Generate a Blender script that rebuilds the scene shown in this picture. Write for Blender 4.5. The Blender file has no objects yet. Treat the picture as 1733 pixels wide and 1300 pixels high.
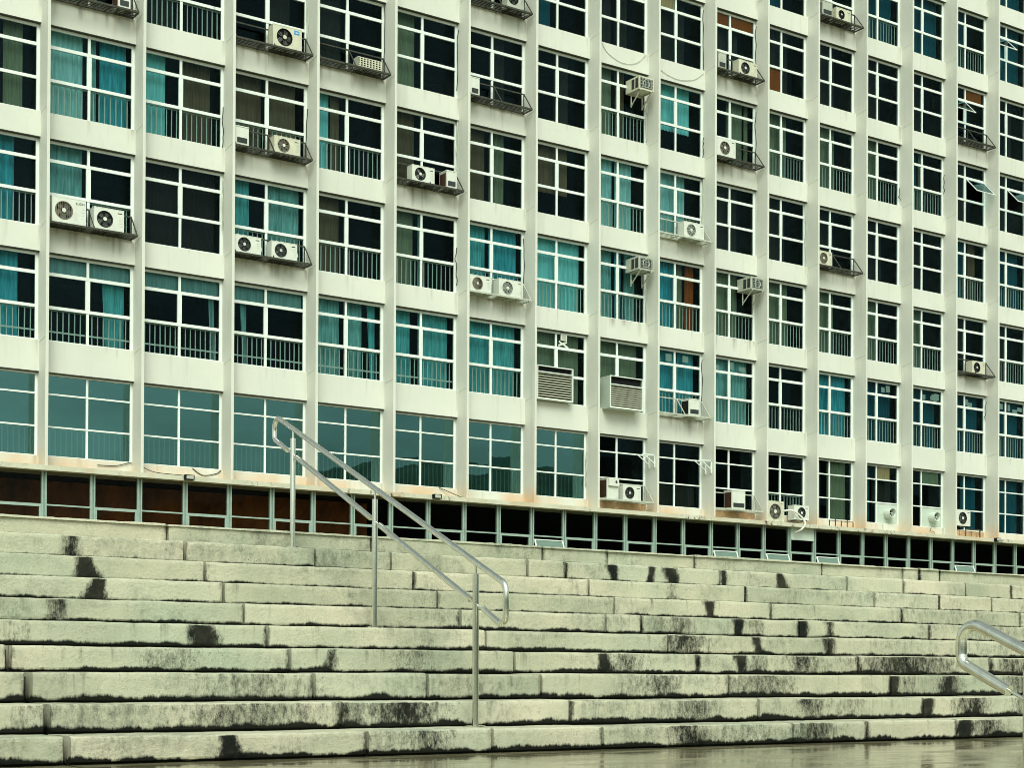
import bpy, math, random
from mathutils import Vector, Matrix
random.seed(7)
D = bpy.data
SC = bpy.context.scene
COL = SC.collection

# ---------------------------------------------------------------- camera
cam_data = D.cameras.new("camera")
cam = D.objects.new("camera", cam_data)
COL.objects.link(cam)
RGT = Vector((0.826260, -0.563271, 0.004512))
UPV = Vector((-0.008294, -0.004158, 0.999957))
FWD = Vector((0.563228, 0.826262, 0.008107))
CAM = Vector((-13.2875, -41.3891, 0.5004))
cam.matrix_world = Matrix(((RGT.x, UPV.x, -FWD.x, CAM.x), (RGT.y, UPV.y, -FWD.y, CAM.y),
                           (RGT.z, UPV.z, -FWD.z, CAM.z), (0, 0, 0, 1)))
cam_data.sensor_width = 36
cam_data.lens = 2700 / 1733 * 36
cam_data.shift_y = (1116.41 - 650) / 1733
cam_data.clip_start = 0.1
cam_data.clip_end = 5000
SC.camera = cam

# ---------------------------------------------------------------- world, sun, exposure
SUN_EL, SUN_AZ = math.radians(48), math.radians(208)     # azimuth clockwise from +y
world = D.worlds.new("World")
SC.world = world
world.use_nodes = True
wn, wl = world.node_tree.nodes, world.node_tree.links
bg = wn["Background"]
sky = wn.new("ShaderNodeTexSky")
sky.sky_type = 'NISHITA'
sky.sun_disc = False
sky.sun_elevation = SUN_EL
sky.sun_rotation = SUN_AZ
sky.dust_density = 4
sky.air_density = 1.2
hs = wn.new("ShaderNodeHueSaturation")
hs.inputs["Saturation"].default_value = 0.22
mul = wn.new("ShaderNodeMix"); mul.data_type = 'RGBA'; mul.blend_type = 'MULTIPLY'
mul.inputs["Factor"].default_value = 1
mul.inputs["B"].default_value = (0.87, 1.0, 0.90, 1)
wl.new(sky.outputs["Color"], hs.inputs["Color"])
wl.new(hs.outputs["Color"], mul.inputs["A"])
tcw = wn.new("ShaderNodeTexCoord")
cl = wn.new("ShaderNodeTexNoise"); cl.inputs["Scale"].default_value = 3.2; cl.inputs["Detail"].default_value = 7; cl.inputs["Roughness"].default_value = 0.58
mpw = wn.new("ShaderNodeMapping"); mpw.inputs["Scale"].default_value = (1, 1, 2.2)
wl.new(tcw.outputs["Generated"], mpw.inputs["Vector"]); wl.new(mpw.outputs["Vector"], cl.inputs["Vector"])
mrw = wn.new("ShaderNodeMapRange")
for i_, v_ in enumerate((0.34, 0.66, 0.62, 1.38)): mrw.inputs[i_ + 1].default_value = v_
wl.new(cl.outputs["Fac"], mrw.inputs[0])
vm = wn.new("ShaderNodeVectorMath"); vm.operation = 'SCALE'
wl.new(mul.outputs["Result"], vm.inputs[0]); wl.new(mrw.outputs[0], vm.inputs["Scale"])
wl.new(vm.outputs[0], bg.inputs["Color"])
bg.inputs["Strength"].default_value = 0.14

sun_data = D.lights.new("sun", 'SUN')
sun_data.energy = 1.5
sun_data.angle = math.radians(35)
sun_data.color = (1.0, 0.985, 0.84)
sun = D.objects.new("sun", sun_data)
COL.objects.link(sun)
sdir = Vector((math.sin(SUN_AZ) * math.cos(SUN_EL), math.cos(SUN_AZ) * math.cos(SUN_EL), math.sin(SUN_EL)))
sun.rotation_euler = (-sdir).to_track_quat('-Z', 'Y').to_euler()
sun.location = (0, -60, 60)

SC.view_settings.view_transform = 'Standard'
SC.view_settings.look = 'None'
SC.view_settings.gamma = 1
SC.view_settings.exposure = 0.27
SC.render.engine = 'CYCLES'
try:
    SC.cycles.use_denoising = True
    SC.cycles.max_bounces = 8
    SC.cycles.filter_width = 0.9
    SC.cycles.transparent_max_bounces = 16
    SC.cycles.caustics_reflective = False
    SC.cycles.caustics_refractive = False
except Exception:
    pass

# ---------------------------------------------------------------- mesh helpers
class MB:
    """collects vertices and faces, then links them as one mesh object"""
    def __init__(self):
        self.v, self.f, self.m = [], [], []
        self.smooth = []
    def face(self, idx, mi=0, sm=False):
        self.f.append(idx); self.m.append(mi); self.smooth.append(sm)
    def box(self, x0, x1, y0, y1, z0, z1, mi=0):
        b = len(self.v)
        self.v += [(x0, y0, z0), (x1, y0, z0), (x1, y1, z0), (x0, y1, z0),
                   (x0, y0, z1), (x1, y0, z1), (x1, y1, z1), (x0, y1, z1)]
        for q in ((0, 3, 2, 1), (4, 5, 6, 7), (0, 1, 5, 4), (1, 2, 6, 5), (2, 3, 7, 6), (3, 0, 4, 7)):
            self.face(tuple(b + i for i in q), mi)
        return self
    def bar(self, p, q, w=0.03, h=None, mi=0, up=(0, 0, 1)):
        """rectangular bar from p to q"""
        h = h or w
        p, q = Vector(p), Vector(q)
        d = (q - p).normalized()
        u = Vector(up)
        if abs(d.dot(u)) > 0.99: u = Vector((0, 1, 0))
        s = d.cross(u).normalized() * (w / 2); t = s.cross(d).normalized() * (h / 2)
        b = len(self.v)
        for c in (p, q):
            self.v += [tuple(c - s - t), tuple(c + s - t), tuple(c + s + t), tuple(c - s + t)]
        for f in ((0, 3, 2, 1), (4, 5, 6, 7), (0, 1, 5, 4), (1, 2, 6, 5), (2, 3, 7, 6), (3, 0, 4, 7)):
            self.face(tuple(b + i for i in f), mi)
        return self
    def tube(self, pts, r, n=10, mi=0, caps=True):
        pts = [Vector(p) for p in pts]
        b = len(self.v)
        ref = None
        for i, p in enumerate(pts):
            if i == 0: d = pts[1] - p
            elif i == len(pts) - 1: d = p - pts[-2]
            else: d = (pts[i + 1] - p).normalized() + (p - pts[i - 1]).normalized()
            d.normalize()
            if ref is None:
                ref = Vector((1, 0, 0)) if abs(d.x) < 0.9 else Vector((0, 0, 1))
            s = d.cross(ref).normalized(); t = s.cross(d).normalized(); ref = t
            for k in range(n):
                a = 2 * math.pi * k / n
                self.v.append(tuple(p + s * (r * math.cos(a)) + t * (r * math.sin(a))))
        for i in range(len(pts) - 1):
            for k in range(n):
                k2 = (k + 1) % n
                self.face((b + i * n + k, b + i * n + k2, b + (i + 1) * n + k2, b + (i + 1) * n + k), mi, True)
        if caps:
            e = b + (len(pts) - 1) * n
            c = len(self.v)
            self.v += [self.v[b + k] for k in range(n)] + [self.v[e + k] for k in range(n)]
            self.face(tuple(c + k for k in reversed(range(n))), mi)
            self.face(tuple(c + n + k for k in range(n)), mi)
        return self
    def disc(self, c, r, y, n=20, mi=0, thick=0.0):
        """disc in the xz plane facing -y"""
        b = len(self.v)
        for k in range(n):
            a = 2 * math.pi * k / n
            self.v.append((c[0] + r * math.cos(a), y, c[1] + r * math.sin(a)))
        self.face(tuple(b + k for k in range(n)), mi)
        if thick:
            for k in range(n):
                a = 2 * math.pi * k / n
                self.v.append((c[0] + r * math.cos(a), y + thick, c[1] + r * math.sin(a)))
            b2 = len(self.v)
            self.v += [self.v[b + k] for k in range(n)]
            for k in range(n):
                k2 = (k + 1) % n
                self.face((b2 + k, b + n + k, b + n + k2, b2 + k2), mi, True)
        return self
    def ring(self, c, r, w, y, n=24, mi=0):
        b = len(self.v)
        for k in range(n):
            a = 2 * math.pi * k / n
            for rr, yy in ((r - w / 2, y), (r, y - w / 2), (r + w / 2, y)):
                self.v.append((c[0] + rr * math.cos(a), yy, c[1] + rr * math.sin(a)))
        for k in range(n):
            k2 = (k + 1) % n
            for j in (0, 1):
                self.face((b + 3 * k + j, b + 3 * k2 + j, b + 3 * k2 + j + 1, b + 3 * k + j + 1), mi)
        return self
    def build(self, name, mats, parent=None, loc=None):
        me = D.meshes.new(name)
        me.from_pydata(self.v, [], self.f)
        for m in (mats if isinstance(mats, (list, tuple)) else [mats]): me.materials.append(m)
        me.polygons.foreach_set("material_index", self.m)
        me.polygons.foreach_set("use_smooth", self.smooth)
        me.update()
        o = D.objects.new(name, me)
        COL.objects.link(o)
        if parent: o.parent = parent
        if loc: o.location = loc
        return o

def tag(o, label=None, cat=None, group=None, kind=None):
    if label: o["label"] = label
    if cat: o["category"] = cat
    if group: o["group"] = group
    if kind: o["kind"] = kind
    return o

def thing(name, label, cat, loc=(0, 0, 0), rz=0, group=None):
    o = D.objects.new(name, None)
    COL.objects.link(o)
    o.empty_display_size = 0.2
    o.location = loc
    o.rotation_euler = (0, 0, rz)
    return tag(o, label, cat, group)

# ---------------------------------------------------------------- materials
def new_mat(name):
    m = D.materials.new(name)
    m.use_nodes = True
    nt = m.node_tree
    return m, nt.nodes, nt.links, nt.nodes["Principled BSDF"]

def ramp(n, stops):
    r = n.new("ShaderNodeValToRGB")
    e = r.color_ramp.elements
    while len(e) < len(stops): e.new(0.5)
    for i, (p, c) in enumerate(stops):
        e[i].position = p
        e[i].color = (*c, 1) if len(c) == 3 else c
    return r

def noise(n, l, scale, detail=4, rough=0.6, vec=None, stretch=None):
    t = n.new("ShaderNodeTexNoise")
    t.inputs["Scale"].default_value = scale
    t.inputs["Detail"].default_value = detail
    t.inputs["Roughness"].default_value = rough
    if vec is None:
        g = n.new("ShaderNodeNewGeometry"); vec = g.outputs["Position"]
    if stretch:
        mp = n.new("ShaderNodeMapping"); mp.inputs["Scale"].default_value = stretch
        l.new(vec, mp.inputs["Vector"]); vec = mp.outputs["Vector"]
    l.new(vec, t.inputs["Vector"])
    return t

def mix(n, l, a, b, fac, mode='MIX'):
    m = n.new("ShaderNodeMix"); m.data_type = 'RGBA'; m.blend_type = mode
    for sock, val in (("A", a), ("B", b)):
        if isinstance(val, tuple): m.inputs[sock].default_value = (*val, 1) if len(val) == 3 else val
        else: l.new(val, m.inputs[sock])
    if isinstance(fac, (int, float)): m.inputs["Factor"].default_value = fac
    else: l.new(fac, m.inputs["Factor"])
    return m.outputs["Result"]

def math_(n, l, op, a, b=None, clamp=False):
    m = n.new("ShaderNodeMath"); m.operation = op; m.use_clamp = clamp
    for i, val in enumerate((a, b)):
        if val is None: continue
        if isinstance(val, (int, float)): m.inputs[i].default_value = val
        else: l.new(val, m.inputs[i])
    return m.outputs[0]

def maprange(n, l, v, a, b, c=0.0, d=1.0):
    m = n.new("ShaderNodeMapRange")
    l.new(v, m.inputs[0])
    for i, x in enumerate((a, b, c, d)): m.inputs[i + 1].default_value = x
    return m.outputs[0]

def simple(name, color, rough=0.6, metal=0.0, vary=0.12, scale=6, dirt=None, bump=0.0, stretch=None):
    m, n, l, p = new_mat(name)
    t = noise(n, l, scale, 5, 0.65, stretch=stretch)
    lo = tuple(c * (1 - vary) for c in color); hi = tuple(min(1, c * (1 + vary)) for c in color)
    r = ramp(n, [(0.3, lo), (0.7, hi)])
    l.new(t.outputs["Fac"], r.inputs["Fac"])
    col = r.outputs["Color"]
    if dirt:
        t2 = noise(n, l, scale * 0.6, 6, 0.75, stretch=(1, 1, 0.35))
        col = mix(n, l, col, dirt[0], maprange(n, l, t2.outputs["Fac"], dirt[1], dirt[1] + 0.18))
    l.new(col, p.inputs["Base Color"])
    p.inputs["Roughness"].default_value = rough
    p.inputs["Metallic"].default_value = metal
    if max(color) < 0.09: p.inputs["Specular IOR Level"].default_value = 0.12
    if bump:
        b = n.new("ShaderNodeBump"); b.inputs["Strength"].default_value = bump; b.inputs["Distance"].default_value = 0.01
        l.new(t.outputs["Fac"], b.inputs["Height"]); l.new(b.outputs["Normal"], p.inputs["Normal"])
    return m

def facade_paint():
    m, n, l, p = new_mat("facade_paint")
    g = n.new("ShaderNodeNewGeometry")
    pos = g.outputs["Position"]
    big = noise(n, l, 0.45, 4, 0.6, pos)
    fine = noise(n, l, 9, 5, 0.7, pos)
    streak = noise(n, l, 2.2, 6, 0.7, pos, stretch=(1.6, 1.6, 0.12))
    base = ramp(n, [(0.3, (0.64, 0.66, 0.585)), (0.7, (0.725, 0.735, 0.665))])
    l.new(big.outputs["Fac"], base.inputs["Fac"])
    c = mix(n, l, base.outputs["Color"], (0.45, 0.47, 0.37), maprange(n, l, streak.outputs["Fac"], 0.55, 0.80, 0, 0.55))
    c = mix(n, l, c, (0.40, 0.42, 0.34), maprange(n, l, fine.outputs["Fac"], 0.62, 0.8, 0, 0.35))
    gr = n.new("ShaderNodeAttribute"); gr.attribute_name = "grime"
    gn = noise(n, l, 7, 6, 0.75, pos, stretch=(1, 1, 0.18))
    gm_ = math_(n, l, 'MULTIPLY', gr.outputs["Fac"], maprange(n, l, gn.outputs["Fac"], 0.32, 0.62, 0.15, 1.25), True)
    gcol = ramp(n, [(0.35, (0.13, 0.13, 0.10)), (0.7, (0.30, 0.22, 0.13))])
    l.new(noise(n, l, 0.8, 3, 0.6, pos).outputs["Fac"], gcol.inputs["Fac"])
    c = mix(n, l, c, gcol.outputs["Color"], gm_)
    # rust-orange run-off on the band under the lowest windows
    sep = n.new("ShaderNodeSeparateXYZ"); l.new(pos, sep.inputs[0])
    band = maprange(n, l, sep.outputs["Z"], 6.45, 5.85)
    on = noise(n, l, 0.55, 3, 0.6, pos, stretch=(1, 1, 0.3))
    amt = math_(n, l, 'MULTIPLY', band, maprange(n, l, on.outputs["Fac"], 0.36, 0.62), True)
    c = mix(n, l, c, (0.66, 0.40, 0.20), math_(n, l, 'MULTIPLY', amt, 0.85))
    l.new(c, p.inputs["Base Color"])
    p.inputs["Roughness"].default_value = 0.75
    b = n.new("ShaderNodeBump"); b.inputs["Strength"].default_value = 0.15; b.inputs["Distance"].default_value = 0.01
    l.new(fine.outputs["Fac"], b.inputs["Height"]); l.new(b.outputs["Normal"], p.inputs["Normal"])
    return m

def slab_paint():
    m, n, l, p = new_mat("slab_edge")
    g = n.new("ShaderNodeNewGeometry"); pos = g.outputs["Position"]
    a = noise(n, l, 1.2, 5, 0.7, pos)
    base = ramp(n, [(0.3, (0.50, 0.50, 0.38)), (0.7, (0.66, 0.65, 0.52))])
    l.new(a.outputs["Fac"], base.inputs["Fac"])
    r = noise(n, l, 0.8, 3, 0.6, pos, stretch=(1, 1, 0.2))
    c = mix(n, l, base.outputs["Color"], (0.55, 0.36, 0.20), maprange(n, l, r.outputs["Fac"], 0.5, 0.72, 0, 0.6))
    k = noise(n, l, 7, 5, 0.8, pos, stretch=(1, 1, 0.8))
    gate = noise(n, l, 0.33, 2, 0.5, pos)
    amt = math_(n, l, 'MULTIPLY', maprange(n, l, k.outputs["Fac"], 0.54, 0.62), maprange(n, l, gate.outputs["Fac"], 0.52, 0.60), True)
    c = mix(n, l, c, (0.03, 0.022, 0.018), amt)
    l.new(c, p.inputs["Base Color"]); p.inputs["Roughness"].default_value = 0.85
    return m

def glass(name, fac, gloss, trans, rough=0.0, wav=0.0):
    m, n, l, p = new_mat(name)
    n.remove(p)
    out = n["Material Output"]
    gl = n.new("ShaderNodeBsdfGlossy"); gl.inputs["Color"].default_value = (*gloss, 1); gl.inputs["Roughness"].default_value = rough
    tr = n.new("ShaderNodeBsdfTransparent"); tr.inputs["Color"].default_value = (*trans, 1)
    lw = n.new("ShaderNodeFresnel"); lw.inputs["IOR"].default_value = 1.5
    f = math_(n, l, 'MULTIPLY', lw.outputs[0], fac, True)
    if wav:
        t = noise(n, l, 1.1, 2, 0.5)
        b = n.new("ShaderNodeBump"); b.inputs["Strength"].default_value = wav; b.inputs["Distance"].default_value = 0.02
        l.new(t.outputs["Fac"], b.inputs["Height"]); l.new(b.outputs["Normal"], gl.inputs["Normal"])
    mx = n.new("ShaderNodeMixShader")
    l.new(f, mx.inputs[0]); l.new(tr.outputs[0], mx.inputs[1]); l.new(gl.outputs[0], mx.inputs[2])
    l.new(mx.outputs[0], out.inputs["Surface"])
    return m

def cloth(name, color, vary=0.2):
    m, n, l, p = new_mat(name)
    t = noise(n, l, 5, 4, 0.6, stretch=(3, 1, 0.25))
    r = ramp(n, [(0.3, tuple(c * (1 - vary) for c in color)), (0.7, tuple(min(1, c * (1 + vary)) for c in color))])
    l.new(t.outputs["Fac"], r.inputs["Fac"])
    l.new(r.outputs["Color"], p.inputs["Base Color"])
    p.inputs["Roughness"].default_value = 0.9
    p.inputs["Specular IOR Level"].default_value = 0.05
    return m

def step_concrete():
    m, n, l, p = new_mat("step_concrete")
    g = n.new("ShaderNodeNewGeometry"); pos = g.outputs["Position"]
    at = n.new("ShaderNodeAttribute"); at.attribute_name = "stain"
    hv = n.new("ShaderNodeAttribute"); hv.attribute_name = "height"
    big = noise(n, l, 1.3, 5, 0.65, pos)
    base = ramp(n, [(0.28, (0.39, 0.405, 0.30)), (0.5, (0.535, 0.52, 0.39)), (0.72, (0.66, 0.61, 0.47))])
    bt = n.new("ShaderNodeAttribute"); bt.attribute_name = "tone"
    l.new(math_(n, l, 'ADD', big.outputs["Fac"], maprange(n, l, bt.outputs["Fac"], 0, 1, -0.10, 0.10)), base.inputs["Fac"])
    grain = noise(n, l, 45, 6, 0.75, pos)
    c = mix(n, l, base.outputs["Color"], (0.44, 0.52, 0.40), math_(n, l, 'MULTIPLY', maprange(n, l, noise(n, l, 0.6, 3, 0.6, pos).outputs["Fac"], 0.45, 0.65), 0.4))
    c = mix(n, l, c, (0.17, 0.19, 0.13), maprange(n, l, grain.outputs["Fac"], 0.56, 0.82, 0, 0.6))
    # broad grey-green weathering patches
    wea = noise(n, l, 0.9, 7, 0.8, pos, stretch=(1, 1, 1.6))
    wd = noise(n, l, 22, 5, 0.8, pos, stretch=(1, 1, 0.5))
    w2 = math_(n, l, 'MULTIPLY', maprange(n, l, wea.outputs["Fac"], 0.48, 0.62), maprange(n, l, wd.outputs["Fac"], 0.38, 0.62), True)
    c = mix(n, l, c, (0.13, 0.155, 0.115), math_(n, l, 'MULTIPLY', w2, 0.8))
    # runs from the upper edge
    run = noise(n, l, 14, 4, 0.7, pos, stretch=(1, 1, 0.06))
    gate = noise(n, l, 0.7, 3, 0.6, pos)
    rn = math_(n, l, 'MULTIPLY', maprange(n, l, run.outputs["Fac"], 0.56, 0.70), maprange(n, l, gate.outputs["Fac"], 0.42, 0.6), True)
    rn = math_(n, l, 'MULTIPLY', rn, maprange(n, l, hv.outputs["Fac"], 0.25, 0.95), True)
    c = mix(n, l, c, (0.06, 0.068, 0.05), math_(n, l, 'MULTIPLY', rn, 0.7))
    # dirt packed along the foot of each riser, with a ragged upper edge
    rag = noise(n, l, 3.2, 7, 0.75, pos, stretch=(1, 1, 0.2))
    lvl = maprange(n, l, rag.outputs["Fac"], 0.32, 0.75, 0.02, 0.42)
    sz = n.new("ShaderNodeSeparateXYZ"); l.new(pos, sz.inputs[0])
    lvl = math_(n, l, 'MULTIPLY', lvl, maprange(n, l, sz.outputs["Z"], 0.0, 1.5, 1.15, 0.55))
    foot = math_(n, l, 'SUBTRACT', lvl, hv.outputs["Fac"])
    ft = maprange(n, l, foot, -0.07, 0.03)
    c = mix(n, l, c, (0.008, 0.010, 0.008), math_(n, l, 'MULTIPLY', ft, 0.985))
    # stains with an outline of their own
    sn = noise(n, l, 22, 9, 0.90, pos, stretch=(1, 1, 0.5))
    sv = math_(n, l, 'ADD', at.outputs["Fac"], maprange(n, l, sn.outputs["Fac"], 0.25, 0.75, -0.75, 0.55))
    sm = maprange(n, l, sv, 0.10, 0.66)
    sm = math_(n, l, 'MULTIPLY', sm, maprange(n, l, at.outputs["Fac"], 0.02, 0.22), True)
    tone = noise(n, l, 6, 3, 0.6, pos)
    scol = ramp(n, [(0.4, (0.006, 0.009, 0.008)), (0.7, (0.04, 0.036, 0.026))])
    l.new(tone.outputs["Fac"], scol.inputs["Fac"])
    c = mix(n, l, c, scol.outputs["Color"], math_(n, l, 'MULTIPLY', sm, 0.985))
    # pits
    pit = n.new("ShaderNodeTexVoronoi"); pit.inputs["Scale"].default_value = 38
    l.new(pos, pit.inputs["Vector"])
    pg = noise(n, l, 2.5, 3, 0.6, pos)
    pm = math_(n, l, 'MULTIPLY', maprange(n, l, pit.outputs["Distance"], 0.20, 0.12), maprange(n, l, pg.outputs["Fac"], 0.60, 0.70), True)
    c = mix(n, l, c, (0.05, 0.055, 0.04), math_(n, l, 'MULTIPLY', pm, 0.85))
    l.new(c, p.inputs["Base Color"])
    p.inputs["Roughness"].default_value = 0.85
    p.inputs["Specular IOR Level"].default_value = 0.08
    b = n.new("ShaderNodeBump"); b.inputs["Strength"].default_value = 0.8; b.inputs["Distance"].default_value = 0.014
    h = math_(n, l, 'ADD', grain.outputs["Fac"], math_(n, l, 'MULTIPLY', wd.outputs["Fac"], 0.8))
    l.new(h, b.inputs["Height"]); l.new(b.outputs["Normal"], p.inputs["Normal"])
    return m

def wet_ground():
    m, n, l, p = new_mat("wet_paving")
    g = n.new("ShaderNodeNewGeometry"); pos = g.outputs["Position"]
    a = noise(n, l, 1.1, 6, 0.7, pos)
    base = ramp(n, [(0.3, (0.17, 0.155, 0.09)), (0.7, (0.31, 0.28, 0.17))])
    l.new(a.outputs["Fac"], base.inputs["Fac"])
    f = noise(n, l, 30, 5, 0.7, pos)
    c = mix(n, l, base.outputs["Color"], (0.07, 0.07, 0.05), maprange(n, l, f.outputs["Fac"], 0.5, 0.75, 0, 0.6))
    br = n.new("ShaderNodeTexBrick")
    br.offset = 0; br.inputs["Scale"].default_value = 1; br.inputs["Mortar Size"].default_value = 0.012
    br.inputs["Brick Width"].default_value = 1.72; br.inputs["Row Height"].default_value = 1.72
    mp = n.new("ShaderNodeMapping"); mp.inputs["Location"].default_value = (0.18, 0.75, 0)
    l.new(pos, mp.inputs["Vector"]); l.new(mp.outputs["Vector"], br.inputs["Vector"])
    c = mix(n, l, c, (0.03, 0.03, 0.022), math_(n, l, 'MULTIPLY', br.outputs["Fac"], 0.8))
    l.new(c, p.inputs["Base Color"])
    w = noise(n, l, 1.6, 5, 0.6, pos, stretch=(0.55, 1.5, 1))
    l.new(maprange(n, l, w.outputs["Fac"], 0.42, 0.66, 0.03, 0.28), p.inputs["Roughness"])
    p.inputs["Specular IOR Level"].default_value = 0.6
    b = n.new("ShaderNodeBump"); b.inputs["Strength"].default_value = 0.12; b.inputs["Distance"].default_value = 0.01
    l.new(noise(n, l, 9, 4, 0.6, pos).outputs["Fac"], b.inputs["Height"]); l.new(b.outputs["Normal"], p.inputs["Normal"])
    return m

M = dict(
    wall=facade_paint(), slab=slab_paint(), step=step_concrete(), ground=wet_ground(),
    frame=simple("window_frame_paint", (0.78, 0.84, 0.80), 0.45, 0, 0.06, 4, ((0.35, 0.37, 0.30), 0.62)),
    ribbon=simple("ribbon_aluminium", (0.36, 0.47, 0.41), 0.4, 0.2, 0.12, 5),
    glass=glass("clear_glass", 0.85, (0.17, 0.31, 0.34), (0.74, 0.91, 0.92)),
    film=glass("film_glass", 9.0, (0.23, 0.54, 0.52), (0.55, 0.75, 0.75), 0.0, 0.05),
    ribglass=glass("ribbon_glass", 0.22, (0.4, 0.5, 0.5), (0.55, 0.6, 0.55)),
    ventglass=simple("vent_glass", (0.16, 0.24, 0.20), 0.12, 0, 0.1, 3),
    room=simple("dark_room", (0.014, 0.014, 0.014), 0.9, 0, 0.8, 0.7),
    lobby=simple("lobby_wood", (0.34, 0.095, 0.022), 0.6, 0, 0.75, 1.3, stretch=(1, 1, 0.5)),
    steel=simple("brushed_steel", (0.86, 0.85, 0.74), 0.14, 1.0, 0.10, 25, stretch=(1, 1, 0.3)),
    rack_dark=simple("rack_dark_steel", (0.07, 0.073, 0.058), 0.7, 0.2, 0.5, 14),
    rack_light=simple("rack_painted_steel", (0.50, 0.53, 0.44), 0.6, 0.1, 0.25, 10, ((0.14, 0.10, 0.06), 0.60)),
    head_shade=simple("painted_head_shade", (0.07, 0.075, 0.06), 0.8, 0, 0.3, 3), blade=simple("fan_blade_grey", (0.13, 0.14, 0.125), 0.6, 0, 0.2, 6),  # first entry is the near-black that paints soffit shade at window heads
    bars=simple("guard_bar_paint", (0.78, 0.80, 0.70), 0.5, 0, 0.1, 6),
    ac_white=simple("ac_white_enamel", (0.70, 0.73, 0.65), 0.45, 0, 0.06, 5, ((0.42, 0.41, 0.32), 0.60)),
    ac_cream=simple("ac_cream_enamel", (0.62, 0.62, 0.48), 0.5, 0, 0.1, 5, ((0.32, 0.28, 0.18), 0.56)),
    ac_grey=simple("ac_grey_enamel", (0.45, 0.48, 0.40), 0.5, 0, 0.12, 5, ((0.2, 0.18, 0.13), 0.56)),
    hole=simple("fan_dark", (0.012, 0.014, 0.014), 0.7, 0, 0.3, 8),
    grille_dark=simple("fan_guard_dark", (0.05, 0.06, 0.058), 0.5, 0.3, 0.2, 8),
    grille_tan=simple("fan_guard_tan", (0.24, 0.22, 0.16), 0.6, 0, 0.2, 8),
    grille_light=simple("fan_guard_light", (0.50, 0.54, 0.47), 0.5, 0, 0.15, 8),
    coil=simple("coil_fins", (0.075, 0.040, 0.026), 0.7, 0.2, 0.5, 12, stretch=(6, 6, 0.4)),
    blue=simple("blue_badge", (0.02, 0.28, 0.62), 0.4, 0, 0.1, 3),
    ink=simple("dark_lettering", (0.03, 0.05, 0.05), 0.5, 0, 0.1, 3),
    cable=simple("cable_sheath", (0.06, 0.065, 0.055), 0.7, 0, 0.3, 6),
    cable_pale=simple("pale_conduit", (0.46, 0.50, 0.42), 0.6, 0, 0.15, 6),
    hose=simple("white_hose", (0.72, 0.74, 0.66), 0.5, 0, 0.08, 6),
    panel=simple("blanking_panel", (0.52, 0.60, 0.52), 0.55, 0, 0.08, 3, ((0.28, 0.30, 0.25), 0.6)),
    brick=simple("bare_render", (0.50, 0.33, 0.18), 0.9, 0, 0.3, 6, ((0.06, 0.045, 0.03), 0.58)),
    hills=simple("hill_green", (0.055, 0.085, 0.06), 0.95, 0, 0.4, 0.02),
    t=cloth("curtain_teal", (0.15, 0.54, 0.56), 0.4), c=cloth("curtain_pale", (0.32, 0.82, 0.82)),
    t2=cloth("curtain_grey_teal", (0.27, 0.54, 0.52), 0.45), t3=cloth("curtain_blue_teal", (0.08, 0.45, 0.54), 0.4), c2=cloth("curtain_faded", (0.46, 0.82, 0.78), 0.3),
    blind=cloth("roller_blind_grey", (0.22, 0.38, 0.36), 0.25),
    u=cloth("curtain_deep", (0.015, 0.11, 0.15)), g=cloth("curtain_sage", (0.27, 0.29, 0.18)),
    b=cloth("curtain_brown", (0.20, 0.135, 0.075)), k=cloth("charcoal_curtain_and_reflection", (0.042, 0.038, 0.031)),  # charcoal serves dim curtains and painted sky reflections
    o=cloth("board_orange", (0.42, 0.10, 0.018)), y=cloth("board_tan", (0.85, 0.50, 0.25)),
    p=cloth("paper_white", (0.6, 0.66, 0.58), 0.05), m=cloth("cloth_black_brown", (0.03, 0.022, 0.018)),
)

# ---------------------------------------------------------------- building geometry data
S = [0.0, 2.590, 5.192, 7.795, 10.361, 12.939, 15.460, 17.955, 20.426, 22.903, 25.335, 27.786, 30.243, 32.695, 35.160, 37.627]
# fin right faces: S[b-1] is the fin left of bay b
def sx(k):
    if k < 0: return 2.59 * k
    if k > 15: return 37.627 + 2.467 * (k - 15)
    return S[k]
HEAD = [8.327, 11.483, 14.482, 17.483, 20.495, 23.505, 26.501, 29.50, 32.50]
OPEN_H = [2.212] + [2.333] * 8
SILL = [h - o for h, o in zip(HEAD, OPEN_H)]
T = 0.08                 # fin thickness
FD = 0.53                # fin projection
K0, K1 = -3, 20          # fins built
X_L, X_R = sx(K0) - T, sx(K1)
def bay_x(b): return sx(b - 1), sx(b) - T     # clear opening of bay b

# ---------------------------------------------------------------- the ground, plaza, hills
mb = MB()
mb.v = [(-600, -36.6, 0), (600, -36.6, 0), (600, -33.16, 0), (-600, -33.16, 0)]
mb.face((0, 1, 2, 3))
tag(mb.build("landing", M["ground"]), kind="structure")
mb = MB()
GL = -1.64
mb.v = [(-3000, -3000, GL), (3000, -3000, GL), (3000, 3000, GL), (-3000, 3000, GL)]
mb.face((0, 1, 2, 3))
tag(mb.build("ground", M["ground"]), kind="structure")
mb = MB()
mb.v = [(-600, -30.12, 1.58), (600, -30.12, 1.58), (600, 40, 1.58), (-600, 40, 1.58)]
mb.face((0, 1, 2, 3))
tag(mb.build("plaza", M["ground"]), kind="structure")

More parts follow.
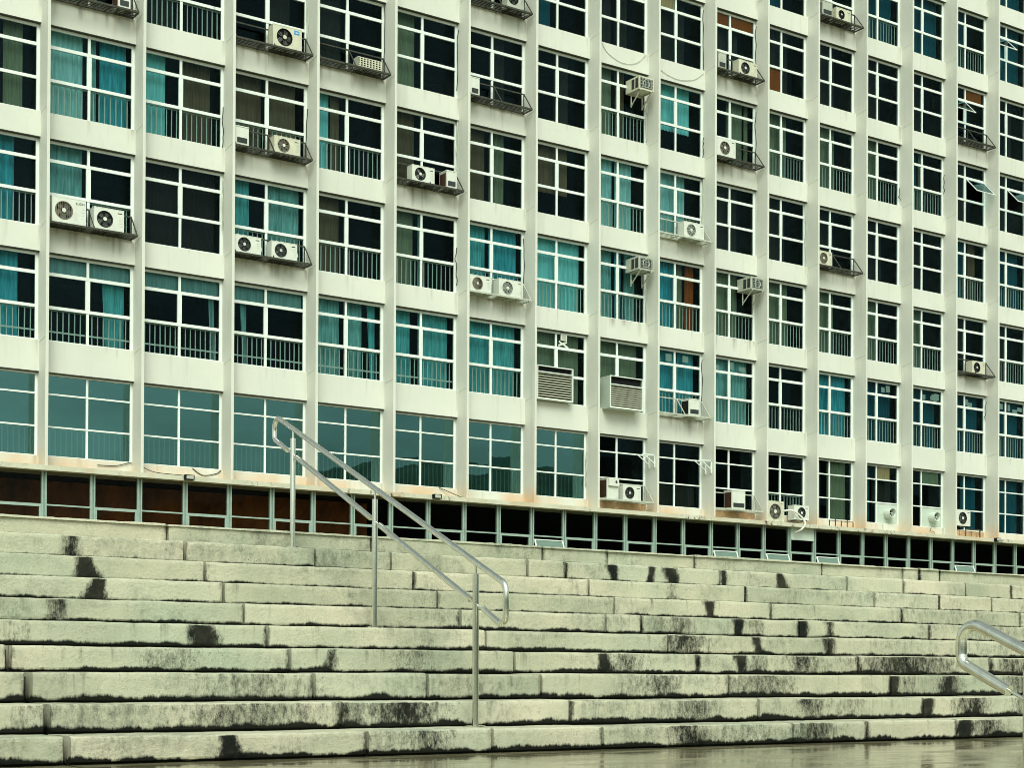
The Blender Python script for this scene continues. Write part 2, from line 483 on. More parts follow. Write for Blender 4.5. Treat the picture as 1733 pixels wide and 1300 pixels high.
mb = MB()
NX, NY = 120, 14
for j in range(NY + 1):
    for i in range(NX + 1):
        x = -1600 + 3600 * i / NX
        y = -520 - 700 * j / NY
        u_ = max(0, min(1, (x - 430) / 300)); ridge = 112 + 78 * u_ * u_ * (3 - 2 * u_) + 14 * math.sin(x * 0.0117 + 2) + 7 * math.sin(x * 0.031)
        z = GL - 1 + ridge * math.sin(math.pi * min(1, j / NY) * 0.5) ** 0.8 + random.uniform(-2, 2) * (j > 0)
        mb.v.append((x, y, z))
for j in range(NY):
    for i in range(NX):
        a = j * (NX + 1) + i
        mb.face((a, a + NX + 1, a + NX + 2, a + 1), 0, True)
tag(mb.build("hills", M["hills"]), kind="structure")

# ---------------------------------------------------------------- staircases
TR, Y1, RISE = 0.342, -33.182, 0.16
ZOFF = {10: 0, 9: .006, 8: 0, 7: -.006, 6: -.003, 5: .002, 4: .006, 3: .008, 2: -.005, 1: -.009}
EXTRA = {10: [-4.56, -0.73, -0.49], 9: [-7.66, -5.67, -1.1, .55], 8: [-0.98], 6: [-5.64], 3: [-7.89], 1: [-7.83, -4.52], 7: [], 5: [], 4: [], 2: []}
STAIN = {9: [(-9.62, -9.51, .8), (-4.81, -4.72, 1), (-4.38, -4.31, 1), (-4.17, -4.04, 1), (-3.51, -3.47, 1), (-2.83, -2.72, 1)],
 8: [(-9.65, -9.49, 1), (-4.43, -4.34, .6)], 7: [(-9.69, -9.56, 1), (-4.3, -4.21, 1)],
 6: [(-10.07, -9.93, .75), (-5.03, -4.69, .5), (-4.3, -4.19, 1), (-4.09, -3.98, .5), (-3.55, -3.45, 1), (-3.22, -3.13, .8)],
 5: [(-10.46, -10.24, .3), (-9.24, -9.08, 1), (-5.34, -4.92, .75), (-4.4, -4.3, 1), (-3.59, -3.48, .9)],
 4: [(-9.74, -9.3, .4), (-8.45, -8.39, .85), (-7.97, -7.63, .45), (-6.23, -6.12, 1), (-6.12, -5.77, .55), (-4.89, -4.78, 1), (-4.78, -4.52, .5), (-4.38, -3.97, .65), (-3.55, -2.41, .8), (-1.87, -1.22, .7)],
 3: [(-9.51, -8.72, .45), (-6.06, -5.77, .6), (-5.28, -4.56, .6), (-3.54, -3.47, 1), (-3.47, -3.23, .5), (-2.95, -2.74, .9), (-2.2, -1.66, .6)],
 2: [(-10.76, -10.53, .4), (-9.81, -8.74, .55), (-8.72, -8.53, .6), (-8.52, -7.99, .85), (-6.06, -5.71, .6), (-4.87, -4.65, .7), (-4.65, -4.12, .4), (-3.55, -3.44, 1), (-3.14, -2.78, .8), (-2.5, -2.11, .6)],
 1: [(-9.64, -9.52, 1), (-8.44, -8.14, .6), (-6.41, -6.06, .75), (-6.06, -5.3, .35), (-5.26, -4.85, .7), (-3.53, -3.38, 1), (-3.38, -3.03, .7)], 10: []}
SX0, SX1 = -22.0, 14.0

def stain_at(n, x, fz):
    v = 0.0
    for a, b, s in STAIN.get(n, []):
        c, w = (a + b) / 2, (b - a) / 2
        h_ = math.sin(c * 37.7 + n) 
        lean = (fz - 0.5) * 0.05 * h_ if w < .2 else 0.0
        w2 = w * (1 + 0.30 * math.sin(fz * 4 + c * 11) * (1 if w < .12 else 0.2))
        d = abs(x - lean - c) / (w2 + 0.012)
        if d < 2.2: v = max(v, max(0.0, 1.12 - 0.72 * d * d) if s >= 1 else s * 0.95 * math.exp(-0.8 * d * d))
    return v

def step_mesh(n, parent, y, z0, z1, joints, x0=SX0, x1=SX1, tread=TR, fine=0.035):
    """one step: a row of concrete blocks with open joints; riser, worn nosing and tread"""
    mb = MB(); st = []; hv = []; tn = []
    edges = sorted(j for j in joints if x0 + .2 < j < x1 - .2)
    cuts = [x0] + edges + [x1]
    prof0 = [(0.035, z0 - 0.02), (0.03, z0 + 0.006), (0.004, z0 + 0.016)]
    H = z1 - z0
    prof0 += [(0.0, z0 + 0.03 + (H - 0.055) * k / 4) for k in range(5)]
    prof0 += [(0.003, z1 - 0.010), (0.012, z1 - 0.001), (0.05, z1), (tread + 0.04, z1)]
    rnd = random.Random(n * 31 + 5)
    for bi in range(len(cuts) - 1):
        a, b = cuts[bi], cuts[bi + 1]
        g0 = 0.0 if bi == 0 else 0.008 + rnd.random() * 0.006
        g1 = 0.0 if bi == len(cuts) - 2 else 0.008 + rnd.random() * 0.005
        if n <= 4 and abs(a + 10.5) < .06: g0 = .022
        if n <= 4 and abs(b + 10.5) < .06: g1 = .022
        a += g0; b -= g1
        tone = rnd.random(); jg = (rnd.choice((.2, .32, .45, .7)), rnd.choice((.2, .32, .45, .7)))
        dy = rnd.uniform(-0.006, 0.006); dz = rnd.uniform(-0.003, 0.003)
        vis = -11.6 < b and a < 2.5
        nseg = max(2, int((b - a) / (fine if vis else 0.5)))
        base = len(mb.v)
        P = len(prof0)
        ph = rnd.uniform(0, 6)
        for i in range(nseg + 1):
            x = a + (b - a) * i / nseg
            e = min(x - a, b - x)
            rnd_e = 0.006 * max(0, 1 - e / 0.02)
            wob = 0.0025 * math.sin(x * 3.1 + ph) + 0.002 * math.sin(x * 11 + ph * 2) + rnd.gauss(0, 0.0009)
            chip = rnd.random()
            cz = -0.006 * rnd.random() if chip > 0.93 else 0
            for k, (py, pz) in enumerate(prof0):
                top = k >= P - 4
                yy = y + py + dy + rnd_e + (wob if not top or k < P - 1 else 0)
                zz = pz + (dz + wob * 0.6 + (cz if k in (P - 3, P - 4) else 0) if k > 3 else 0)
                mb.v.append((x, yy, zz))
                fz = min(1, max(0, (pz - z0) / H))
                if k == P - 1: fz = 1.0
                jd = jg[0 if i == 0 else 1] if (i in (0, nseg) and k < P - 3) else 0.0
                st.append(max(jd, stain_at(n, x, fz)) if k < P - 3 else 0.0)
                hv.append(fz); tn.append(tone)
        for i in range(nseg):
            for k in range(P - 1):
                q = base + i * P + k
                mb.face((q, q + P, q + P + 1, q + 1), 0, False)
        mb.face(tuple(base + k for k in range(P)))
        mb.face(tuple(base + nseg * P + k for k in reversed(range(P))))
    c = len(mb.v)
    mb.box(x0, x1, y + 0.13, y + tread + 0.02, z0 - 0.05, z1 - 0.025, 1)
    st += [0] * (len(mb.v) - c); hv += [1] * (len(mb.v) - c); tn += [0.5] * (len(mb.v) - c)
    o = mb.build("step", [M["step"], M["hole"]], parent)
    for nm, arr in (("stain", st), ("height", hv), ("tone", tn)):
        at = o.data.attributes.new(nm, 'FLOAT', 'POINT')
        at.data.foreach_set("value", arr)
    return o

stair = thing("staircase", "wide flight of stained concrete steps climbing to the plaza before the building", "staircase", (0, Y1, 0))
JB = [-0.18 + 0.0, 1.55, 3.27, 4.99, 6.7, 8.4, 10.1, 11.9, -1.89, -3.54, -5.28, -6.98, -8.71, -10.5, -12.2, -13.9, -15.7, -17.4, -19.1]
for n in range(1, 11):
    z0 = RISE * (n - 1) + (ZOFF.get(n - 1, 0)); z1 = RISE * n + ZOFF[n]
    joints = [j + 0.006 * math.sin(n * 2.1 + j) for j in JB] + EXTRA[n]
    o = step_mesh(n, stair, Y1 + TR * (n - 1), z0, z1, joints, tread=TR if n < 10 else 0.6)
    o.matrix_parent_inverse = Matrix.Translation((0, -Y1, 0))
lower = thing("staircase", "lower flight of concrete steps dropping away from the wet landing", "staircase", (0, -36.6, GL))
for k in range(10):
    o = step_mesh(40 + k, lower, -36.6 - TR * k, -RISE * (k + 1) - .02, -RISE * k - (0.0 if k else .004), JB, x0=-16, x1=2, fine=0.3)
    o.matrix_parent_inverse = Matrix.Translation((0, 36.6, -GL))

# ---------------------------------------------------------------- handrails
def arc(p0, p1, p2, r, n=7):
    """rounded corner at p1"""
    p0, p1, p2 = Vector(p0), Vector(p1), Vector(p2)
    a = (p0 - p1).normalized(); b = (p2 - p1).normalized()
    h = math.acos(max(-1, min(1, a.dot(b)))) / 2
    t = r / math.tan(h)
    c = p1 + (a + b).normalized() * (r / math.sin(h))
    s, e = p1 + a * t - c, p1 + b * t - c
    out = []
    for i in range(n + 1):
        f = i / n
        ang = math.pi - 2 * h
        out.append(tuple(c + (s * math.sin((1 - f) * ang) + e * math.sin(f * ang)) / math.sin(ang)))
    return out

def make_handrail(label, k=1.0):
    root = thing("handrail", label, "handrail", (-7.765, -30.275, 1.44 + ZOFF[9]))
    ox, oy, oz = -7.765, -30.275, 1.44 + ZOFF[9]
    def P(y, z): return (0.0322 * (y - oy), y - oy, z - oz)
    RT = 0.0195 * k
    A, B = P(-29.925, 2.525), P(-33.365, 1.035)          # upper corners
    Cc, Dd = P(-33.365, 0.765), P(-29.925, 2.335)        # lower corners
    lowS, lowE = P(-30.175, 2.218), P(-33.105, 0.893)
    pts = [lowS] + arc(lowS, Dd, A, 0.055) + arc(Dd, A, B, 0.07) + arc(A, B, Cc, 0.07) + arc(B, Cc, lowE, 0.05) + [lowE]
    MB().tube(pts, RT, 14).build("top_rail", M["steel"], root)
    posts = [(-30.275, 1.44 + ZOFF[9]), (-31.643, 0.80 + ZOFF[5]), (-33.011, 0.16 + ZOFF[1])]
    lz = lambda y: 2.175 + (y + 30.275) * (2.175 - 0.928) / (33.011 - 30.275)
    uz = lambda y: 2.525 + (y + 29.925) * (2.525 - 1.035) / (33.365 - 29.925)
    for i, (py, pz) in enumerate(posts):
        mb = MB()
        mb.tube([P(py, pz), P(py, uz(py) - 0.075)], 0.0205 * k, 14)
        po = mb.build("post", M["steel"], root)
        MB().tube([P(py, uz(py) - 0.08), P(py, uz(py) - 0.01)], 0.008, 8).build("spigot", M["steel"], po)
        MB().tube([P(py, pz), P(py, pz + 0.014)], 0.065, 16).build("base_flange", M["steel"], po)
        MB().tube([P(py - 0.10, lz(py - 0.10)), P(py + 0.10, lz(py + 0.10))], 0.008, 8).build("connecting_pin", M["steel"], po)
    for ya, yb in ((-30.345, -31.58), (-31.715, -32.945)):
        MB().tube([P(ya, lz(ya)), P(yb, lz(yb))], RT, 14).build("lower_rail", M["steel"], root)
    return root

hr = make_handrail("tall looped steel handrail standing on the stained steps in front of the windows")
hr2 = make_handrail("near steel handrail cut off by the right edge of the photo at the bottom step", 1.22)
hr2.location = (hr.location.x - 0.236, hr.location.y - 7.02, hr.location.z - 1.785)

# ---------------------------------------------------------------- the building
B = thing("office_building", "long pale office block with vertical fins and a grid of white framed windows", "building", (0, 0, 1.58))
BI = Matrix.Translation((0, 0, -1.58))
def part(mb, name, mats, parent=None):
    o = mb.build(name, mats, parent or B)
    if parent is None: o.matrix_parent_inverse = BI
    return o

RACK_AT = {(1, 4), (3, 4), (4, 4), (6, 5), (6, 4), (3, 3), (5, 3), (1, 2), (3, 2), (6, 2), (10, 5), (10, 4), (9, 3), (12, 6), (12, 3), (15, 5), (15, 2), (9, 1), (8, 2), (10, 2)}
def drip_list(r):
    """vertical run marks hanging from the sill line of row r: (x, half width, length, strength)"""
    rr = random.Random(400 + r); out = []
    for b in range(K0 + 1, K1 + 1):
        a, c = bay_x(b)
        if rr.random() < .75: out.append((c - rr.uniform(.0, .10), rr.uniform(.03, .07), rr.uniform(.3, .75), rr.uniform(.25, .6)))
        if rr.random() < .5: out.append((a + rr.uniform(.0, .12), rr.uniform(.03, .06), rr.uniform(.2, .6), rr.uniform(.2, .5)))
        for _ in range(rr.randint(0, 3)): out.append((rr.uniform(a, c), rr.uniform(.012, .04), rr.uniform(.12, .6), rr.uniform(.15, .45)))
        if (b, r) in RACK_AT:
            for _ in range(9): out.append((rr.uniform(a, c), rr.uniform(.02, .09), rr.uniform(.15, .7), rr.uniform(.3, .8)))
    return out
mb = MB(); grime = []
for r in range(-1, len(HEAD)):
    z0 = HEAD[r] if r >= 0 else 5.79
    z1 = SILL[r + 1] if r + 1 < len(HEAD) else HEAD[-1] + 1.2
    i = len(mb.v)
    mb.v += [(X_L, 0, z0), (X_R, 0, z0), (X_R, .24, z0), (X_L, .24, z0), (X_L, 0, z1), (X_R, 0, z1), (X_R, .24, z1), (X_L, .24, z1)]
    for f in ((0, 3, 2, 1), (4, 5, 6, 7), (1, 2, 6, 5), (2, 3, 7, 6), (3, 0, 4, 7)): mb.face(tuple(i + k for k in f))
    grime += [0.0] * 8
    NXW = int((X_R - X_L) / 0.04); NZW = 8
    cols_ = [[] for _ in range(NXW + 1)]
    if r + 1 < len(HEAD):
        for (dx_, hw_, ln_, sg_) in drip_list(r + 1):
            for k in range(max(0, int((dx_ - 2 * hw_ - X_L) / .04)), min(NXW, int((dx_ + 2 * hw_ - X_L) / .04) + 1) + 1):
                cols_[k].append((dx_, hw_, ln_, sg_))
    i = len(mb.v)
    for j in range(NZW + 1):
        z = z0 + (z1 - z0) * j / NZW
        for k in range(NXW + 1):
            x = X_L + (X_R - X_L) * k / NXW
            g_ = 0.0
            for dx_, hw_, ln_, sg_ in cols_[k]:
                t_ = 1 - (z1 - z) / ln_
                if t_ > 0: g_ = max(g_, sg_ * t_ ** .7 * math.exp(-((x - dx_) / hw_) ** 2))
            mb.v.append((x, 0.0, z)); grime.append(g_)
    for j in range(NZW):
        for k in range(NXW):
            q_ = i + j * (NXW + 1) + k
            mb.face((q_, q_ + 1, q_ + NXW + 2, q_ + NXW + 1))
wall = part(mb, "wall", M["wall"])
at_ = wall.data.attributes.new("grime", 'FLOAT', 'POINT'); at_.data.foreach_set("value", grime)
for k in range(K0, K1 + 1):
    mb = MB()
    x1 = sx(k); x0 = x1 - T
    mb.box(x0, x1, -FD, 0.27, 5.79, HEAD[-1] + 1.25)
    part(mb, "fin", M["wall"])
mb = MB()
mb.box(X_L, X_R, -0.62, 0.4, 5.67, 5.80)
part(mb, "ledge", M["slab"])
# floors, back wall and ends behind the glass
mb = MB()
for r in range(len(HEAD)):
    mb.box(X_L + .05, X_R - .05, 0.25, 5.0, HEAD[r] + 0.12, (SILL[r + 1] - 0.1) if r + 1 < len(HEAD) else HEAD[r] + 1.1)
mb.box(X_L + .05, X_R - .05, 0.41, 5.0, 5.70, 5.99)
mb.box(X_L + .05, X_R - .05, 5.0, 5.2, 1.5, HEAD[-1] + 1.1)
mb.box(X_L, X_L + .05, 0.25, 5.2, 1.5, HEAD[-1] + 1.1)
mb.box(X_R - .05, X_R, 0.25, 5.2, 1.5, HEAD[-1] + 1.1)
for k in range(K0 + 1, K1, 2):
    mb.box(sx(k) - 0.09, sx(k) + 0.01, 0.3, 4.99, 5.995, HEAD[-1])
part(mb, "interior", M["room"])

# ---- windows
def wavy(mb, x0, x1, z0, z1, y, amp, wl, rnd, lean=0.0):
    n = max(4, int((x1 - x0) / 0.022))
    ph = rnd.uniform(0, 6); ph2 = rnd.uniform(0, 6)
    b = len(mb.v)
    zs = [z0, z0 + (z1 - z0) * .35, z0 + (z1 - z0) * .7, z1]
    for zi, z in enumerate(zs):
        f = (z - z0) / max(1e-6, z1 - z0)
        for i in range(n + 1):
            x = x0 + (x1 - x0) * i / n
            w = math.sin(x * 2 * math.pi / wl + ph + 0.5 * math.sin(x * 3 + ph2))
            a = 1.5 * amp * (1 - 0.3 * f) * (0.6 + 0.4 * math.sin(x * 2.3 + ph2))
            mb.v.append((x + lean * (1 - f) * (1 - (x - x0) / (x1 - x0)), y + a * w, z))
    for zi in range(len(zs) - 1):
        for i in range(n):
            q = b + zi * (n + 1) + i
            mb.face((q, q + 1, q + n + 2, q + n + 1), 0, True)

# per window: curtains (k also paints the sky reflection in dark panes) as colour + from-to in % of the width; capital flags: r bars, R bars with a low rail,
# K blind over the top row, Q pleated heavily
W = {
 (0,0):"F r", (1,0):"F r", (2,0):"F r", (3,0):"F r", (4,0):"F r", (5,0):"F r", (6,0):"F r u55-90", (7,0):"F r",
 (8,0):"", (9,0):"Lk0-100", (10,0):"", (11,0):"r g0-34", (12,0):"u0-42 g56-98", (13,0):"u0-45 k52-96 Y", (14,0):"k10-26 Z", (15,0):"u55-95", (16,0):"u40-98",
 (0,1):"R t40-84", (1,1):"R K t70-97", (2,1):"R K t90-98", (3,1):"R K t20-30", (4,1):"R t2-47 t53-79 t86-98", (5,1):"R t2-41 t52-98", (6,1):"r t2-98",
 (7,1):"g2-98", (8,1):"g2-98", (9,1):"r t2-62 t66-98 P", (10,1):"r t2-98 P", (11,1):"r", (12,1):"r t2-98", (13,1):"r u2-98 P", (14,1):"r u2-98 P", (15,1):"r u2-98 P", (16,1):"r u30-98 P",
 (0,2):"r t30-80", (1,2):"r t2-47", (2,2):"m2-98", (3,2):"r t2-33 t54-98", (4,2):"r b18-46", (5,2):"r g2-44 t51-58", (6,2):"r t2-47 t52-98", (7,2):"r c2-98", (8,2):"r t2-48 t53-66 t72-92",
 (9,2):"r t2-60 g64-76 o80-97", (10,2):"r g2-76", (11,2):"r g2-76", (12,2):"r g2-70", (13,2):"r g2-68", (14,2):"r g2-66", (15,2):"k2-64", (16,2):"k2-64 r",
 (0,3):"g66-88", (1,3):"r c2-46 t53-62 t66-98", (2,3):"r c2-36 b53-92", (3,3):"r b2-48 b53-94", (4,3):"r c16-30 b32-44", (5,3):"b2-46", (6,3):"b2-47 g53-78", (7,3):"Hb2-76", (8,3):"r c2-48 c52-84",
 (9,3):"r c2-80", (10,3):"k2-74", (11,3):"k2-72", (12,3):"k2-72", (13,3):"k2-70", (14,3):"k2-68", (15,3):"r u2-66 b68-90", (16,3):"r u2-96",
 (2,4):"r k2-46", (3,4):"k52-86", (4,4):"k8-46", (5,4):"g2-46", (6,4):"k53-78", (7,4):"k53-78", (8,4):"r g2-47 b53-72", (9,4):"Hc2-88", (10,4):"g52-86 g90-98", (11,4):"r g2-74", (12,4):"r g2-70", (13,4):"r g2-68",
 (14,4):"r u2-48 g52-66", (15,4):"k2-70", (16,4):"k2-62",
 (7,5):"u2-46", (8,5):"k2-47 k52-76", (9,5):"O k2-78", (10,5):"OO k2-76", (11,5):"V k2-74", (12,5):"k2-72", (13,5):"k2-70", (14,5):"k2-68", (15,5):"N", (16,5):"k60-80",
 (11,6):"u2-60", (12,6):"k2-74", (13,6):"r u2-98", (14,6):"u2-98", (15,6):"r u2-60", (16,6):"u2-98", (16,7):"u2-98",
}
AWNING = {(15, 4): "R1", (16, 4): "R1", (15, 5): "L1", (16, 6): "L1"}   # open top-hung sashes
HIDE_LOW_RIGHT = {(13, 0), (14, 0)}

def frame_mesh(mb, b, r, thin):
    x0, x1 = bay_x(b); z0, z1 = SILL[r], HEAD[r]
    ya, yb = 0.115, 0.175
    w = 0.032 if thin else 0.045
    top = z1 - 0.022
    mb.box(x0, x0 + w + .035, ya, yb, z0 + .012, top)
    mb.box(x1 - w - .035, x1, ya, yb, z0 + .012, top)
    xi0, xi1 = x0 + w + .035, x1 - w - .035
    mb.box(xi0, xi1, ya, yb, top - (0.05 if thin else 0.07), top)
    mb.box(xi0, xi1, ya, yb, z0 + .012, z0 + (0.035 if thin else 0.045))
    mb.box(x0 + .004, x1 - .004, -.005, ya, z1 - .020, z1 - .002, 1)  # dark strip put in for the shade under the spandrel edge
    xm = (x0 + x1) / 2
    h1 = (z1 - 0.56, 0.045) if thin else (z1 - 0.545, 0.088)
    h2 = (z1 - 1.42, 0.045) if thin else (z1 - 1.425, 0.082)
    zt = top - (0.05 if thin else 0.07); zb = z0 + (0.035 if thin else 0.045)
    for (h, t) in (h1, h2):
        mb.box(xi0, xi1, ya - .006, yb, h - t / 2, h + t / 2)
    mw = 0.032 if thin else 0.036
    mb.box(xm - mw, xm + mw, ya + .004, yb - .004, h1[0] + h1[1] / 2, zt)
    mb.box(xm - mw * (1.0 if thin else 1.75), xm + mw * (1.0 if thin else 1.75), ya - .002, yb - .002, h2[0] + h2[1] / 2, h1[0] - h1[1] / 2)
    mb.box(xm - mw, xm + mw, ya + .004, yb - .004, zb, h2[0] - h2[1] / 2)
    return dict(xi0=xi0, xi1=xi1, xm=xm, mw=mw, h1=h1, h2=h2, zt=zt, zb=zb)

def make_window(b, r, spec):
    rnd = random.Random(b * 100 + r)
    film = "F" in spec.split()
    thin = r == 0
    x0, x1 = bay_x(b)
    mb = MB()
    q = frame_mesh(mb, b, r, thin)
    win = part(mb, "window", [M["frame"], M["head_shade"]])
    rows = ((q['h1'][0] + q['h1'][1] / 2, q['zt']), (q['h2'][0] + q['h2'][1] / 2, q['h1'][0] - q['h1'][1] / 2), (q['zb'], q['h2'][0] - q['h2'][1] / 2))
    cols = ((q['xi0'], q['xm'] - q['mw']), (q['xm'] + q['mw'], q['xi1']))
    aw = AWNING.get((b, r))
    g = MB()
    for ci, (a, c) in enumerate(cols):
        for ri, (za, zc) in enumerate(rows):
            if aw and aw[0] == "LR"[ci] and ri == int(aw[1]): continue
            if (b, r) in HIDE_LOW_RIGHT and ci == 1 and ri == 2: continue
            y = 0.145 + rnd.uniform(-.0015, .0015); tl = rnd.uniform(-.010, .010); tz = rnd.uniform(-.006, .006)
            if film: tl *= 0.6; tz *= 0.4
            i = len(g.v)
            g.v += [(a, y - tl - tz, za), (c, y + tl - tz, za), (c, y + tl + tz, zc), (a, y - tl + tz, zc)]
            g.face((i, i + 1, i + 2, i + 3))
    g.build("pane", M["film"] if film else M["glass"], win)
    if aw:
        ci = "LR".index(aw[0]); a, c = cols[ci]; za, zc = rows[int(aw[1])]
        f = MB(); L = zc - za; an = 0.75
        yb_, zb_ = 0.11 - L * math.sin(an), zc - L * math.cos(an)
        for p_, q_ in (((a + .02, .11, zc), (a + .02, yb_, zb_)), ((c - .02, .11, zc), (c - .02, yb_, zb_)), ((a, yb_, zb_), (c, yb_, zb_)), ((a, .11, zc), (c, .11, zc))):
            f.bar(p_, q_, .035, .03)
        sash = f.build("open_sash", M["frame"], win)
        f = MB(); f.v = [(a + .03, .11, zc), (c - .03, .11, zc), (c - .03, yb_, zb_), (a + .03, yb_, zb_)]; f.face((0, 1, 2, 3))
        f.build("sash_pane", M["glass"], win)
    W_ = q['xi1'] - q['xi0']
    z0, z1 = SILL[r] + .02, HEAD[r] + 0.05
    for tok in spec.split():
        if tok in ("r", "R"):
            mbb = MB()
            n = int(W_ / 0.147); zt = q['h2'][0] - .06
            for i in range(n):
                xx = q['xi0'] + W_ * (i + .5) / n
                ln = rnd.uniform(-.006, .006)
                mbb.bar((xx + ln, 0.235, SILL[r] + .01), (xx, 0.235, zt), 0.030, 0.012)
            if tok == "R":
                mbb.box(q['xi0'] - .02, q['xi1'] + .02, 0.222, 0.232, SILL[r] + .27, SILL[r] + .315)
            mbb.box(q['xi0'] - .02, q['xi1'] + .02, 0.228, 0.243, zt, zt + .03)
            mbb.build("guard_bars", M["bars"], win)
        elif tok == "K":
            mbb = MB(); mbb.box(q['xi0'] - .02, q['xi1'] + .01, 0.26, 0.265, q['h1'][0] + .02, z1)
            mbb.build("roller_blind", M["blind"], win)
        elif tok == "P":
            mbb = MB()
            for i in range(5):
                xx = q['xi0'] + W_ * rnd.uniform(.1, .85); zz = rnd.uniform(q['h1'][0] + .05, q['zt'] - .28)
                if abs(xx + .1 - q['xm']) < .16: continue
                mbb.box(xx, xx + rnd.uniform(.15, .3), 0.17 + i * .003, 0.1715 + i * .003, zz, zz + rnd.uniform(.14, .26))
            mbb.build("paper_sheets", M["p"], win)
        elif tok in ("O", "OO", "V", "N", "Y", "Z"):
            mbb = MB()
            a, c = cols[0]; a2, c2 = cols[1]
            if tok == "O": mbb.box(a, c, .18, .19, rows[0][0], rows[0][1])
            if tok == "OO": mbb.box(a, c, .18, .19, rows[0][0], rows[0][1]); mbb.box(a2, c2, .18, .19, rows[0][0], rows[0][1])
            if tok == "V": mbb.box(a, c, .18, .19, rows[2][0], rows[2][1])
            if tok in "NYZ": mbb.box(a2, c2 - (.35 if tok == "Y" else 0.1), .18, .19, rows[0][0], rows[0][1])
            mbb.build("board", M["y"] if tok in "YO" else (M["g"] if tok == "Z" else M["o"]), win)
        elif tok and tok[0] == "m" or (len(tok) > 2 and "-" in tok):
            zz0, zz1 = z0, z1
            t = tok
            if t[0] == "L": zz1 = q['h2'][0] - .02; t = t[1:]
            elif t[0] == "H": zz0 = q['h2'][0] - .1; t = t[1:]
            code = t[0]; a, c = [float(v) / 100 for v in t[1:].split("-")]
            mbb = MB()
            narrow = (c - a) < 0.3
            wavy(mbb, q['xi0'] + W_ * a, q['xi0'] + W_ * c, zz0, zz1, 0.40 + rnd.uniform(-.03, .05), 0.038 if narrow else 0.022,
                 rnd.choice((.07, .10, .14, .19, .25)) * rnd.uniform(.9, 1.1), rnd, 0.12 if (narrow and r == 1) else 0)
            if code == "t": code = rnd.choice(("t", "t2", "t3"))
            elif code == "c": code = rnd.choice(("c", "c2"))
            mbb.build("curtain_or_reflection", M[code], win)  # charcoal sheets in the dark panes imitate reflected sky
    return win

for (b, r), spec in W.items():
    make_window(b, r, spec)
# the windows past the edges of the photo, as one part
mb = MB(); gm = MB()
for b in range(K0 + 1, K1 + 1):
    for r in range(len(HEAD)):
        if (b, r) in W: continue
        q = frame_mesh(mb, b, r, r == 0)
        i = len(gm.v)
        gm.v += [(q['xi0'], .145, q['zb']), (q['xi1'], .145, q['zb']), (q['xi1'], .145, q['zt']), (q['xi0'], .145, q['zt'])]
        gm.face((i, i + 1, i + 2, i + 3))
o = part(mb, "more_windows", [M["frame"], M["head_shade"]]); o["kind"] = "stuff"
gm.build("more_panes", M["glass"], o)["kind"] = "stuff"

# ---- ground-floor ribbon glazing under the ledge
RY = -0.36
half = []
for b in range(K0 + 1, K1 + 1):
    a, c = sx(b - 1) - .05, sx(b) - .05
    half += [(a, (a + c) / 2), ((a + c) / 2, c)]
VENT = [16.0, 23.4, 25.9, 28.3, 36.0]
for i, (a, c) in enumerate(half):
    mb = MB()
    mb.box(a + .035, a + .075, RY - .02, RY + .08, 2.6, 5.67)
    mb.box(c - .06, c - .02, RY - .02, RY + .08, 2.6, 5.67)
    thick = 0.075 if i % 2 else 0.04
    zt = 4.82
    mb.box(a + .075, c - .06, RY - .01, RY + .06, zt - thick, zt)
    mb.box(a + .075, c - .06, RY, RY + .06, 2.6, 2.7)
    if i % 2:
        mb.box(a + .075, a + .13, RY - .005, RY + .06, 3.9, zt - thick)
        mb.box(c - .115, c - .06, RY - .005, RY + .06, 3.9, zt - thick)
    mb.box(a - .02, a + .035, RY + .03, RY + .07, 2.6, 5.67)
    rw = part(mb, "ribbon_window", M["ribbon"])
    g = MB()
    x0, x1 = a + .075, c - .06
    openv = any(a < v_ < c for v_ in VENT)
    zs = [(zt, 5.67)] + ([] if openv else [(2.7, zt - thick)])
    for z0, z1 in zs:
        j = len(g.v); g.v += [(x0, RY + .03, z0), (x1, RY + .03, z0), (x1, RY + .03, z1), (x0, RY + .03, z1)]; g.face((j, j + 1, j + 2, j + 3))
    g.build("pane", M["ribglass"], rw)
    if openv:
        f = MB(); L = .55; an = .36
        zt2 = zt - thick - .10
        y2, z2 = RY - .03 - L * math.sin(an), zt2 - L * math.cos(an)
        for p_, q_ in (((x0 + .02, RY - .03, zt2), (x0 + .02, y2, z2)), ((x1 - .02, RY - .03, zt2), (x1 - .02, y2, z2)), ((x0, RY - .03, zt2), (x1, RY - .03, zt2)), ((x0, y2, z2), (x1, y2, z2))):
            f.bar(p_, q_, .045, .03)
        f.build("vent_sash", M["frame"], rw)
        f = MB(); f.v = [(x0 + .03, RY - .03, zt2), (x1 - .03, RY - .03, zt2), (x1 - .03, y2, z2), (x0 + .03, y2, z2)]; f.face((0, 1, 2, 3))
        f.build("vent_pane", M["ventglass"], rw)
    if a < 27.1 < c:
        f = MB(); f.box(x0, x1, RY - .03, RY + .02, 5.25, 5.665); f.box(x0 - .01, x1 + .01, RY - .045, RY - .031, 5.23, 5.29); f.build("blanking_panel", M["panel"], rw)
mb = MB(); mb.box(X_L, X_R, RY - .01, RY + .1, 1.55, 2.6)
part(mb, "plinth", M["wall"])
mb = MB(); mb.box(X_L + .06, 10.6, 1.6, 1.7, 1.56, 5.66)
rr = random.Random(3)
for i in range(60):
    x = rr.uniform(-4, 10); z = rr.uniform(3.8, 5); l_ = rr.uniform(.5, 1.6); an = rr.choice((1, -1)) * rr.uniform(.5, 1.2)
    mb.bar((x, 1.56, z), (x + l_ * math.cos(an), 1.56, min(5.6, z + abs(l_ * math.sin(an)))), .012, .012)
part(mb, "lobby_lining", M["lobby"])

